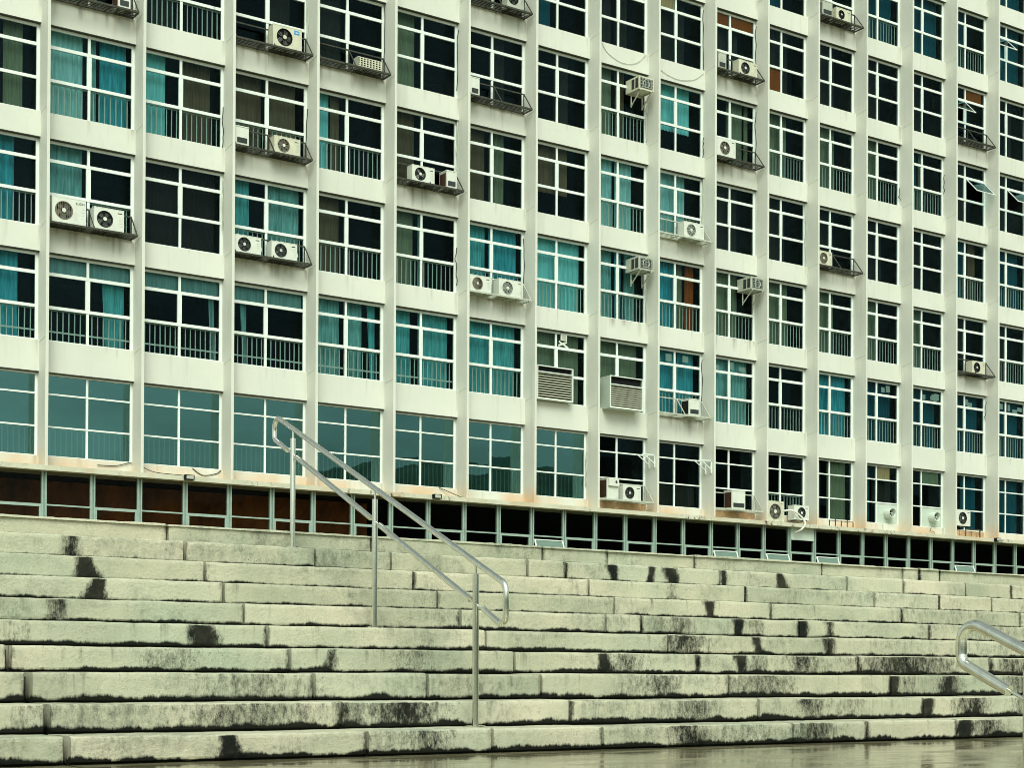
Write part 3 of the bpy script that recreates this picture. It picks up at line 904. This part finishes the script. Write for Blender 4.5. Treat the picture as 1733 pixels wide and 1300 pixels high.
# ---------------------------------------------------------------- racks under the windows
ORD = ["first", "second", "third", "fourth", "fifth", "sixth", "seventh", "eighth", "ninth", "tenth", "eleventh", "twelfth", "thirteenth", "fourteenth", "fifteenth", "sixteenth", "seventeenth"]
def where(b, r):
    return "%s window column, %s row up" % (ORD[b], ORD[r])

def make_rack(b, r, look, mat, x0=None, dx=0.20):
    xa, xb = bay_x(b); xa += .03; xb -= dx - .10
    z = SILL[r] + 0.01
    root = thing("steel_rack", "%s at the %s" % (look, where(b, r)), "rack", ((xa + xb) / 2, 0, z), 0, "racks for cooling units on the facade")
    hw = (xb - xa) / 2; D_ = 0.47
    mb = MB()
    for y in (-D_, -.03): mb.bar((-hw, y, 0), (hw, y, 0), .04, .05)
    for i in range(4):
        y = -D_ + .095 + (D_ - .19) * i / 3
        mb.bar((-hw, y, .005), (hw, y, .005), .026, .018)
    for x in (-hw + .02, -hw * .3, hw * .33, hw - .02): mb.bar((x, -D_, -.016), (x, 0.0, -.016), .035, .03)
    mb.build("shelf_grid", mat, root)
    mb = MB(); mb.bar((-hw, -.03, .60), (hw, -.03, .60), .03, .035)
    mb.build("back_rail", mat, root)
    for x in (-hw + .02, 0.0, hw - .02):
        mb = MB(); mb.bar((x, -.03, .02), (x, -.03, .60), .028); mb.bar((x, -.035, .60), (x, -D_, .02), .026)
        mb.build("side_brace", mat, root)
    return root

RACKS = [(1,4,"dark rack cut off at top","d"), (3,4,"dark slatted rack","d"), (4,4,"dark rack with pale rails","d"), (6,5,"dark rack cut off at top","d"), (6,4,"dark rack with a thin rail","d"),
 (3,3,"sooty slatted rack","d"), (5,3,"grimy rack with pale braces","d"), (1,2,"dark rack under a pair of condensers","d"), (3,2,"black rack under two condensers","d"), (6,2,"pale rack under two condensers","l"),
 (10,5,"black slatted rack","d"), (10,4,"black slatted rack","d"), (9,3,"pale painted rack","l"), (12,6,"black rack near the top edge","d"), (12,3,"dark rack, mostly empty","d"), (15,5,"dark empty rack","d"), (15,2,"weathered rack with a small condenser","d"),
 (9,1,"pale painted rack","l"), (8,0,"low pale shelf rack","l"), (10,0,"low pale shelf rack","l")]
for b, r, look, c in RACKS:
    make_rack(b, r, look, M["rack_dark"] if c == "d" else M["rack_light"])

# ---------------------------------------------------------------- cooling units
def curve_pts(pts, n=8):
    pts = [Vector(p) for p in pts]; out = []
    for i in range(len(pts) - 1):
        p0, p1, p2, p3 = pts[max(0, i - 1)], pts[i], pts[i + 1], pts[min(len(pts) - 1, i + 2)]
        for k in range(n):
            t = k / n
            out.append(0.5 * ((2 * p1) + (p2 - p0) * t + (2 * p0 - 5 * p1 + 4 * p2 - p3) * t * t + (3 * p1 - p0 - 3 * p2 + p3) * t ** 3))
    out.append(pts[-1]); return out
def text_part(s, size, x, y, z, mat, parent):
    cu = D.curves.new("badge", 'FONT'); cu.body = s; cu.size = size; cu.align_x = 'CENTER'; cu.extrude = 0.001
    tmp = D.objects.new("badge", cu); COL.objects.link(tmp)
    dg = bpy.context.evaluated_depsgraph_get()
    me = D.meshes.new_from_object(tmp.evaluated_get(dg))
    D.objects.remove(tmp)
    me.materials.clear(); me.materials.append(mat)
    o = D.objects.new("badge", me); COL.objects.link(o)
    o.parent = parent; o.location = (x, y, z); o.rotation_euler = (math.pi / 2, 0, 0)
    return o

def fan_front(root, w, h, y, cx, cz, R, cas, guard, hub, style, depth):
    """casing front with a round opening, recessed fan, blades, hub and wire guard"""
    N = 32
    mb = MB()
    hw = w / 2
    b = len(mb.v)
    ring = []
    for k in range(N):
        a = 2 * math.pi * k / N
        ca, sa = math.cos(a), math.sin(a)
        ring.append((cx + R * ca, cz + R * sa))
    # outer rectangle points reached by rays from the centre
    def outer(a):
        ca, sa = math.cos(a), math.sin(a); t = 1e9
        if ca > 1e-6: t = min(t, (hw - cx) / ca)
        if ca < -1e-6: t = min(t, (-hw - cx) / ca)
        if sa > 1e-6: t = min(t, (h - cz) / sa)
        if sa < -1e-6: t = min(t, -cz / sa)
        return cx + t * ca, cz + t * sa
    angs = [2 * math.pi * k / N for k in range(N)]
    cor = [math.atan2(zz - cz, xx - cx) % (2 * math.pi) for xx, zz in ((hw, h), (-hw, h), (-hw, 0), (hw, 0))]
    angs = sorted(angs + cor); N = len(angs)
    for a in angs:
        mb.v.append((cx + R * math.cos(a), y, cz + R * math.sin(a)))
        ox, oz = outer(a); mb.v.append((ox, y, oz))
        mb.v.append((cx + R * math.cos(a), y + .06, cz + R * math.sin(a)))
    for k in range(N):
        k2 = (k + 1) % N
        mb.face((b + 3 * k, b + 3 * k + 1, b + 3 * k2 + 1, b + 3 * k2))
        mb.face((b + 3 * k, b + 3 * k2, b + 3 * k2 + 2, b + 3 * k + 2), 1)
    mb.face(tuple(b + 3 * k + 2 for k in range(N)), 1)
    y2 = y + depth
    i = len(mb.v)
    mb.v += [(-hw, y, 0), (hw, y, 0), (hw, y, h), (-hw, y, h), (-hw, y2, 0), (hw, y2, 0), (hw, y2, h), (-hw, y2, h)]
    for f in ((0, 4, 5, 1), (3, 2, 6, 7), (0, 3, 7, 4), (1, 5, 6, 2), (4, 7, 6, 5)): mb.face(tuple(i + j for j in f))
    mb.box(-hw - .004, hw + .004, y - .004, y2 + .004, h + .001, h + .018)     # lid
    casing = mb.build("casing", [cas, M["hole"]], root)
    fb = MB()
    for k in range(3 if style == "open" else 5):
        a0 = k * (2.094 if style == "open" else 1.2566) + cx * 5
        i = len(fb.v)
        for a, rr, yy in ((a0, .25, .045), (a0 + .9, .3, .03), (a0 + .75, .9, .03), (a0 + .2, .92, .05), (a0 - .1, .6, .05)):
            fb.v.append((cx + R * rr * math.cos(a), y + yy, cz + R * rr * math.sin(a)))
        fb.face(tuple(range(i, i + 5)))
    fb.build("fan_blades", M["blade"] if style != "open" else M["grille_light"], root)
    gb = MB()
    nr = 5 if style != "bars" else 2
    for j in range(nr): gb.ring((cx, cz), R * (j + 1) / nr * .985, .010 if j < nr - 1 else .022, y - .004, 26)
    if style == "bars":
        for k in range(-4, 5):
            xx = k * R / 4.6; hh = math.sqrt(max(0, R * R - xx * xx))
            gb.bar((cx + xx, y - .006, cz - hh), (cx + xx, y - .006, cz + hh), .012)
    else:
        for k in range(10):
            a = math.pi * 2 * k / 10 + .2
            gb.bar((cx + R * .2 * math.cos(a), y - .006, cz + R * .18 * math.sin(a)), (cx + R * math.cos(a), y - .006, cz + R * math.sin(a)), .008)
    gb.build("fan_guard", guard, root)
    hb = MB(); hb.disc((cx, cz), R * .24, y - .018, 16, 0, .02); hb.build("hub", hub, root)
    fe = MB()
    for x in (-hw + .1, hw - .14): fe.box(x, x + .06, y + .02, y2 - .02, -.03, 0)
    fe.build("foot", M["rack_dark"], root)
    return casing

def make_ac(x0, w, z0, h, label, cas="ac_white", guard="grille_dark", hub="ac_white", style="rings", depth=.31, fx=.36, R=None, front=-.43, badge=None):
    root = thing("condenser_unit", label, "air conditioner", (x0 + w / 2, front + depth / 2, z0), 0, "outdoor cooling units on the facade")
    R = R or min(h * .40, w * .30)
    fan_front(root, w, h, -depth / 2, -w / 2 + w * fx, h * .5, R, M[cas], M[guard], M[hub], style, depth)
    mb = MB()
    for k in range(4):
        zz = h * (.25 + .13 * k); mb.box(w / 2 - .14, w / 2 - .03, -depth / 2 - .003, -depth / 2 - .001, zz, zz + .006)
    mb.build("louvre", M["grille_light"], root)
    mb = MB(); k_ = (x0 * 7.3) % .12
    mb.tube(curve_pts([(w / 2, 0.0, .16), (w / 2 + .05, .0, .14), (w / 2 + .09 + k_ * .3, .06, .24), (w / 2 + .06, .30, .45 + k_)], 5), .016, 6)
    mb.build("pipe", M["cable"] if k_ < .07 else M["hose"], root)
    if badge == "blue":
        mb = MB(); mb.box(w / 2 - .24, w / 2 - .08, -depth / 2 - .006, -depth / 2 - .002, h - .15, h - .04, 0)
        mb.box(w / 2 - .20, w / 2 - .11, -depth / 2 - .009, -depth / 2 - .0062, h - .115, h - .08, 1)
        mb.build("badge", [M["blue"], M["p"]], root)
    elif badge:
        text_part(badge, .085, w / 2 - .155, -depth / 2 - .004, h - .13, M["ink"], root)
    else:
        mb = MB(); mb.box(w / 2 - .17, w / 2 - .06, -depth / 2 - .005, -depth / 2 - .001, h - .085, h - .065); mb.build("badge", M["ink"], root)
    return root

def make_end_ac(x0, w, z0, h, label, cas="ac_white", side="coil", front=-.43, depth=.42, control=False):
    """unit standing end-on: its narrow end faces out, the coil faces along the facade"""
    root = thing("condenser_unit", label, "air conditioner", (x0 + w / 2, front + depth / 2, z0), 0, "outdoor cooling units on the facade")
    hw, hd = w / 2, depth / 2
    mb = MB()
    mb.box(-hw, hw, -hd, hd, 0, h)
    mb.box(-hw - .01, hw + .01, -hd - .01, hd + .01, h + .001, h + .025)
    mb.build("casing", M[cas], root)
    mb = MB(); mb.box(-hw - .008, -hw - .001, -hd + .05, hd - .03, .05, h - .05)
    for k in range(7):
        yy = -hd + .06 + (depth - .12) * k / 6
        mb.box(-hw - .014, -hw - .0085, yy, yy + .006, .05, h - .05)
    mb.build("coil_grille", M[side], root)
    if control:
        mb = MB(); mb.box(-hw + .03, hw - .03, -hd - .07, -hd - .012, h * .62, h * .98); mb.build("control_box", M[cas], root)
        mb = MB(); mb.disc((hw - .14, h * .82), .045, -hd - .074, 16); mb.build("badge", M["ink"], root)
    else:
        mb = MB(); mb.box(-hw + .05, hw - .05, -hd - .014, -hd - .002, .06, .2); mb.build("valve_cover", M["grille_dark"], root)
    mb = MB()
    for x in (-hw + .03, hw - .08): mb.box(x, x + .05, -hd + .03, hd - .03, -.03, 0)
    mb.build("foot", M["rack_dark"], root)
    return root

def rz(r): return SILL[r] + .045
make_end_ac(1.84, .34, rz(4), .5, "white unit half cut off by the photo's top left edge")
make_ac(6.37, .90, rz(4), .60, "cream condenser with black fan and blue badge", "ac_cream", "hole", "ac_cream", "rings", badge="blue", fx=.40, R=.24)
# low slotted unit
root = thing("condenser_unit", "low pale unit with a slotted front on the rack at the top left", "air conditioner", (9.52, -.27, rz(4)), 0, "outdoor cooling units on the facade")
mb = MB(); mb.box(-.41, .41, -.12, .16, 0, .31); mb.build("casing", M["ac_grey"], root)
mb = MB(); mb.box(-.385, .385, -.128, -.1205, .03, .28); mb.build("slots", M["hole"], root)
mb = MB()
for i in range(8): mb.box(-.36 + i * .1, -.325 + i * .1, -.15, -.1285, .02, .29)
for zz in (.02, .085, .15, .215, .275): mb.box(-.4, .4, -.148, -.129, zz, zz + .022)
mb.build("front_grille", M["ac_cream"], root)
make_ac(14.35, .62, rz(5), .6, "condenser cut off by the top edge above the seventh window column", "ac_grey", "hole", "ac_cream")
make_end_ac(13.0, .33, rz(4), .52, "slim white unit end-on at the left of a dark rack", side="ac_grey")
make_ac(6.43, .81, rz(3), .46, "cream condenser with tan fan and white hub", "ac_cream", "grille_tan", "ac_white")
make_end_ac(5.24, .40, rz(3), .50, "boxy unit with dark coil beside the tan-fanned condenser")
make_ac(10.95, .78, rz(3), .46, "white condenser with open three-armed fan", "ac_white", "grille_dark", "ac_white", "open")
make_end_ac(12.16, .36, rz(3), .50, "end-on unit with rusty brown coil beside the three-armed fan")
make_ac(.10, .90, rz(2), .66, "large white condenser with lettering, left of a pair", "ac_white", "grille_tan", "ac_white", "bars", R=.235, fx=.345, badge="ELGIN")
make_ac(1.22, .82, rz(2), .56, "white condenser with grey radial fan, right of the lettered one", "ac_white", "grille_dark", "ac_white", "rings", R=.215, fx=.36)
make_ac(5.24, .80, rz(2), .47, "small white condenser at the left on the black rack", "ac_white", "grille_dark", "grille_light", "bars")
make_ac(6.36, .80, rz(2), .46, "small white condenser beside a thin brace on the black rack", "ac_white", "grille_dark", "grille_light", "bars")
make_ac(13.02, .76, rz(2), .47, "white condenser with tan fan at the left on the pale rack", "ac_white", "grille_tan", "grille_light", "bars")
make_ac(14.08, .90, rz(2), .50, "white condenser with ribbed grey fan at the right on the pale rack", "ac_white", "grille_light", "ac_white", "rings")
make_ac(23.98, .86, rz(5), .48, "cream condenser under orange window boards", "ac_cream", "grille_dark", "ac_white")
make_end_ac(23.05, .36, rz(5), .52, "dark end-on unit under orange window boards", "ac_grey", "hole")
make_ac(23.01, .84, rz(4), .60, "tall white condenser with tan fan at the eleventh window column", "ac_white", "grille_tan", "ac_white", fx=.42, R=.22)
make_ac(21.55, .88, rz(3), .50, "white condenser with grey fan at the right end of the pale rack", "ac_white", "grille_light", "ac_white")
make_ac(28.70, .73, rz(6), .42, "small cream condenser with dark fan near the top right", "ac_cream", "hole", "ac_grey", R=.15)
make_end_ac(28.0, .5, rz(6), .5, "dark boxy unit beside a small cream condenser near the top right", "ac_grey", "hole")
make_ac(27.86, .66, rz(3), .48, "cream condenser alone at the left of a mostly empty rack", "ac_cream", "grille_tan", "ac_cream")
make_ac(36.14, .76, rz(2), .46, "small condenser with dark fan in the second last window column", "ac_cream", "hole", "grille_light")
make_end_ac(21.80, .46, rz(1), .54, "black end-on unit with white lid above the bracketed window", "ac_white", "hole")
make_end_ac(18.34, .46, rz(0), .66, "white end-on unit with dark oval badge in the lowest row", control=True)
make_ac(19.00, .74, rz(0), .47, "white condenser beside the unit with the oval badge", "ac_white", "grille_dark", "grille_light", "bars")
make_end_ac(23.75, .60, rz(0), .62, "brown coiled end-on unit on the low shelf")
for nm, (x0, w, z0, h, fr, lab, cs, gd) in {"a": (25.41, .78, 5.83, .70, -.43, "big cream condenser standing on the ledge with a white hose", "ac_cream", "grille_tan"),
        "b": (26.66, .72, 5.95, .50, -.45, "smaller white condenser with black fan on the ledge", "ac_white", "grille_dark"),
        "c": (35.25, .80, 6.22, .60, -.43, "white condenser hung above bare bricks at the lower right", "ac_white", "grille_dark")}.items():
    make_ac(x0, w, z0, h, lab, cs, gd, "ac_white", front=fr, fx=.45 if nm != "b" else .5, R=h * .38)

# ---------------------------------------------------------------- box units pushed through the panes, on brackets
def make_box_ac(xc, z0, label, cas):
    root = thing("window_air_conditioner", label, "air conditioner", (xc, -.15, z0), 0, "box air conditioners pushed through panes")
    mb = MB(); w, h = .31, .44
    mb.box(-w, w, -.40, .30, 0, h)
    mb.build("casing", M[cas], root)
    mb = MB(); mb.box(-w + .05, w - .05, -.408, -.401, .06, h - .05)
    mb.box(-w - .006, -w - .001, -.36, -.22, .06, h - .06); mb.box(-w - .006, -w - .001, -.16, -.02, .06, h - .06)
    mb.build("coil_grille", M["grille_dark"], root)
    mb = MB()
    for i in range(8): mb.box(-w + .06 + i * .066, -w + .068 + i * .066, -.416, -.4085, .06, h - .05)
    for k in range(4): mb.box(-w + .05, w - .05, -.416, -.4085, .09 + k * .09, .098 + k * .09)
    mb.ring((0, h / 2), .13, .02, -.412, 20)
    mb.build("louvre", M["grille_light"], root)
    for x in (-w + .08, w - .08):
        mb = MB()
        mb.bar((x, .10, -.02), (x, -.40, -.02), .035); mb.bar((x, .10, -.42), (x, -.36, -.04), .03); mb.bar((x, .105, -.46), (x, .105, 0), .03)
        mb.build("bracket", M["rack_light"], root)
    return root
make_box_ac(19.80, 19.70, "boxy grey air conditioner jutting from a pane near the top, ninth window column", "ac_cream")
make_box_ac(19.82, 13.76, "boxy grey air conditioner jutting from a teal curtained window, ninth window column", "ac_grey")
make_box_ac(24.78, 13.80, "boxy air conditioner jutting from a dark window, eleventh window column", "ac_grey")

# ---------------------------------------------------------------- big louvred cabinets
def make_louvre_box(x0, x1, z0, z1, y0, y1, label, cover):
    root = thing("louvre_cabinet", label, "louvre cabinet", ((x0 + x1) / 2, 0, z0), 0, "louvred cabinets in second row windows")
    hw = (x1 - x0) / 2; h = z1 - z0
    mb = MB()
    mb.box(-hw, -hw + .02, y0, y1, 0, h); mb.box(hw - .02, hw, y0, y1, 0, h)
    mb.box(-hw + .02, hw - .02, y0, y1, -.001, .02); mb.box(-hw + .02, hw - .02, y0, y1, h - .02, h)
    mb.build("casing", M["panel"], root)
    mb = MB(); mb.box(-hw + .02, hw - .02, y0 + .08, y0 + .09, .02, h - .02); mb.build("lining", M["hole"], root)
    n = 11; top = h - cover
    mb = MB()
    for i in range(n):
        z = .05 + (top - .07) * i / (n - 1)
        mb.bar((-hw + .025, y0 + .025, z), (hw - .025, y0 + .025, z), .030, .014, up=(0, -.75, .66))
    mb.build("louvre", M["ac_cream"], root)
    mb = MB()
    for a in (((-hw + .01, 0), (-hw + .01, h)), ((hw - .01, 0), (hw - .01, h)), ((-hw, .012), (hw, .012)), ((-hw, h - .012), (hw, h - .012)), ((-hw, top + .02), (hw, top + .02))):
        mb.bar((a[0][0], y0 - .012, a[0][1]), (a[1][0], y0 - .012, a[1][1]), .035, .03)
    mb.build("front_frame", M["frame"], root)
make_louvre_box(15.70, 17.10, 9.17, 10.24, -.20, .11, "wide louvred cabinet filling a lower pane, left of two", .22)
make_louvre_box(18.44, 19.80, 9.12, 10.17, -.42, .11, "deep louvred cabinet jutting from its window, right of two", .30)

# ---------------------------------------------------------------- exhaust fans in blanked-off panes
def make_exhaust(b, label):
    x0, x1 = bay_x(b); xm = (x0 + x1) / 2
    a, c = xm + .04, x1 - .07; z0, z1 = SILL[0] + .04, HEAD[0] - 1.45
    root = thing("exhaust_fan", label, "exhaust fan", ((a + c) / 2, 0, (z0 + z1) / 2), 0, "exhaust fans in the lowest windows")
    hw, hh = (c - a) / 2, (z1 - z0) / 2
    mb = MB(); mb.box(-hw, hw, .13, .15, -hh, hh); mb.build("panel", M["panel"], root)
    R = .19
    mb = MB(); n = 24; y0, y1 = -.17, .13
    for k in range(n):
        an = 2 * math.pi * k / n
        for rr, yy in ((R, y1), (R, y0), (R - .02, y0), (R - .02, y1)): mb.v.append((rr * math.cos(an) , yy, rr * math.sin(an)))
    for k in range(n):
        k2 = (k + 1) % n
        for j in range(3): mb.face((4 * k + j, 4 * k2 + j, 4 * k2 + j + 1, 4 * k + j + 1), 0, True)
    mb.build("duct", M["panel"], root)
    mb = MB(); mb.disc((0, 0), R - .021, .02, 20); mb.build("throat", M["hole"], root)
    mb = MB()
    for k in range(5):
        an = k * 1.2566 + .3; i = len(mb.v)
        for a_, rr, yy in ((an, .03, -.10), (an + .5, .15, -.12), (an + .1, .16, -.09)): mb.v.append((rr * math.cos(a_), yy, rr * math.sin(a_)))
        mb.face((i, i + 1, i + 2))
    mb.disc((0, 0), .035, -.125, 12, 0, .03)
    mb.build("fan_blades", M["grille_light"], root)
make_exhaust(13, "ducted exhaust fan in a white panel under a tan board")
make_exhaust(14, "ducted exhaust fan in a white panel, right of the other one")

# ---------------------------------------------------------------- loose brackets on fins
def make_brackets(x, z, label):
    root = thing("wall_bracket", label, "bracket", (x, 0, z), 0, "empty wall brackets in the lowest row")
    for y in (-.12, -.42):
        mb = MB()
        mb.bar((0, y, 0), (-.55, y, 0), .035); mb.bar((-.02, y, .02), (-.02, y, -.42), .035); mb.bar((-.48, y, -.01), (-.03, y, -.28), .03)
        mb.build("arm", M["frame"], root)
    mb = MB(); mb.bar((-.05, -.44, .012), (-.05, -.1, .012), .03); mb.build("crossbar", M["frame"], root)
make_brackets(sx(8) - T - .01, 7.72, "empty white triangular brackets above the unit with the oval badge")
make_brackets(sx(9) - T - .01, 7.72, "empty white triangular brackets beside a window with grey curtain below")

# ---------------------------------------------------------------- flood lamps on the ledge
for x, lab in ((3.82, "small black flood lamp on the ledge, leftmost of three"), (11.71, "small black flood lamp on the ledge behind the handrail"), (37.33, "small black flood lamp on the ledge at the far right")):
    root = thing("flood_lamp", lab, "lamp", (x, -.66, 5.72), 0, "flood lamps on the ledge")
    mb = MB()
    mb.box(-.13, .13, -.10, .03, -.03, .10); mb.build("housing", M["hole"], root)
    mb = MB(); mb.box(-.10, .10, -.105, -.1005, -.01, .08); mb.build("lens", M["ac_grey"], root)
    mb = MB(); mb.bar((0, .03, .0), (0, .09, -.04), .04); mb.build("bracket", M["hole"], root)

# bare bricks under the hung unit
root = thing("brick_ledge", "bare brown bricks and render below the lower right condenser", "bricks", (36.0, -.1, 5.80))
mb = MB(); rr = random.Random(9)
for i in range(7): mb.box(-.85 + i * .24, -.63 + i * .24, -.36 + rr.uniform(-.03, .03), .08, .002, .22 + rr.uniform(-.03, .04))
mb.build("brickwork", M["brick"], root)
mb = MB(); mb.bar((-.3, -.4, .30), (.55, -.4, .30), .035); mb.bar((.52, -.4, .30), (.52, -.4, .02), .035); mb.bar((-.3, -.4, .30), (-.3, -.4, .02), .03)
mb.build("support_frame", M["rack_dark"], root)
for b, lab in ((8, "soiled brown render under the shelf with the oval badged unit"), (10, "chipped brown render under the shelf with the coiled unit")):
    x0, x1 = bay_x(b)
    mb = MB(); mb.box(x0 + .02, x1 - .15, -.06, -.003, 5.805, 6.10)
    tag(mb.build("render_patch", M["brick"]), lab, "wall patch")
# old fixings left on the ledge
root = thing("anchor_frame", "rusty row of anchor bolts on the ledge below a teal window", "anchor frame", (28.9, -.5, 5.80))
mb = MB()
for i in range(5): mb.bar((-.6 + i * .3, -.05, 0), (-.6 + i * .3, -.05, .22 + .04 * (i % 2)), .025)
mb.bar((-.6, -.05, .2), (.6, -.05, .2), .02)
mb.build("bolts", M["rack_dark"], root)

# ---------------------------------------------------------------- hose, cables and conduits
mb = MB(); mb.tube(curve_pts([(26.2, -.30, 6.22), (26.5, -.50, 6.25), (26.85, -.60, 6.05), (26.95, -.70, 5.80), (26.75, -.72, 5.58), (26.68, -.50, 5.48)]), .035, 10)
tag(mb.build("drain_hose", M["hose"]), "thick white hose drooping from the ledge condensers", "hose")

def cable(pts, label, r=.012, mat="cable"):
    mb = MB(); mb.tube(curve_pts(pts), r, 6)
    tag(mb.build("cable", M[mat]), label, "cable", "cables on the facade")
z = SILL[5]
cable([(18.35, -.02, z - .02), (18.6, -.02, z - .32), (19.2, -.02, z - .52), (19.8, -.02, z - .40), (20.2, -.02, z - .05)], "thin cable looping below a dark window in the ninth window column", .008, "cable_pale")
cable([(20.5, -.02, z - .12), (20.9, -.02, z - .42), (21.6, -.02, z - .56), (22.3, -.02, z - .42), (22.75, -.02, z - .1)], "thin cable looping below the window with one orange board", .008, "cable_pale")
cable([(1.5, -.03, 5.98), (2.0, -.03, 6.0), (2.35, -.03, 6.10), (2.46, -.03, 6.13)], "short cable curling over orange stained wall by the first full window")
cable([(2.62, -.30, 6.0), (2.9, -.45, 5.86), (3.3, -.55, 5.82), (3.9, -.60, 5.81)], "cable trailing along the ledge to the leftmost flood lamp")
cable([(4.2, -.02, 6.10), (4.5, -.02, 5.93), (4.9, -.02, 6.0), (5.05, -.02, 6.11)], "cable sagging under the second full window of the lowest row")
cable([(12.2, -.02, 6.12), (12.5, -.1, 6.0), (12.75, -.3, 5.86), (12.85, -.4, 5.81)], "cable dropping to the ledge behind the handrail")
cable([(34.3, -.02, 6.1), (34.2, -.05, 5.98), (34.45, -.06, 5.93), (34.4, -.04, 5.84)], "tangled wire below the right exhaust fan", .01)
# conduits and pipes running down window jambs, fixed to the wall
PIPES = [(3, 4, 0, 1.0), (4, 4, 0, 1.0), (5, 4, .1, .9), (5, 3, .3, 1), (6, 2, 0, .9), (7, 6, 0, .4), (8, 4, 0, .55), (9, 5, 0, .9), (9, 1, .2, .9), (9, 3, .3, 1), (10, 4, .2, .9), (10, 5, .2, .9), (11, 3, .0, 1), (14, 4, .4, .7),
         (2, 3, .0, .5), (2, 2, .3, .9), (3, 3, .1, .7), (9, 4, 0, .3), (8, 2, .0, .5), (13, 4, .1, .3), (5, 2, .1, .6), (7, 0, .2, .7), (15, 1, .6, .9)]
for i, (b, r, f0, f1) in enumerate(PIPES):
    if r >= len(HEAD): continue
    x = sx(b) - T - .03; h = OPEN_H[r]; rr = random.Random(i)
    za, zb = SILL[r] + h * f0, SILL[r] + h * f1
    n = 7
    pts = [(x - abs(rr.gauss(0, .016)), .04 + rr.gauss(0, .02), za + (zb - za) * k / n) for k in range(n + 1)]
    mb = MB(); mb.tube(curve_pts(pts, 4), .013 + .006 * (i % 3 == 0), 6)
    part(mb, "pipe", M["cable"] if i % 3 else M["cable_pale"])
# joint lines that cross the left cheek of each fin at sill level
for k in range(0, 16):
    mb = MB()
    for r in range(1, 7):
        zj = SILL[r] - .02
        mb.bar((sx(k) - T - .001, -FD + .01, zj + .03), (sx(k) - T - .001, -.02, zj - .05), .006, .012)
    part(mb, "fin_joint", M["cable_pale"])
# X of tape and a small box on the glass above the left cabinet
mb = MB()
xx, zz = 16.95, HEAD[1] - .40
mb.bar((xx - .17, .12, zz + .08), (xx + .2, .12, zz - .1), .002, .06, up=(0, 0, 1)); mb.bar((xx - .2, .113, zz - .06), (xx + .14, .113, zz + .08), .002, .06, up=(0, 0, 1))
mb.box(xx - .12, xx + .12, .08, .11, zz + .11, zz + .33)
mb.box(xx - .09, xx + .09, .076, .0795, zz + .14, zz + .30, 1)
part(mb, "tape", [M["hose"], M["ac_grey"]])
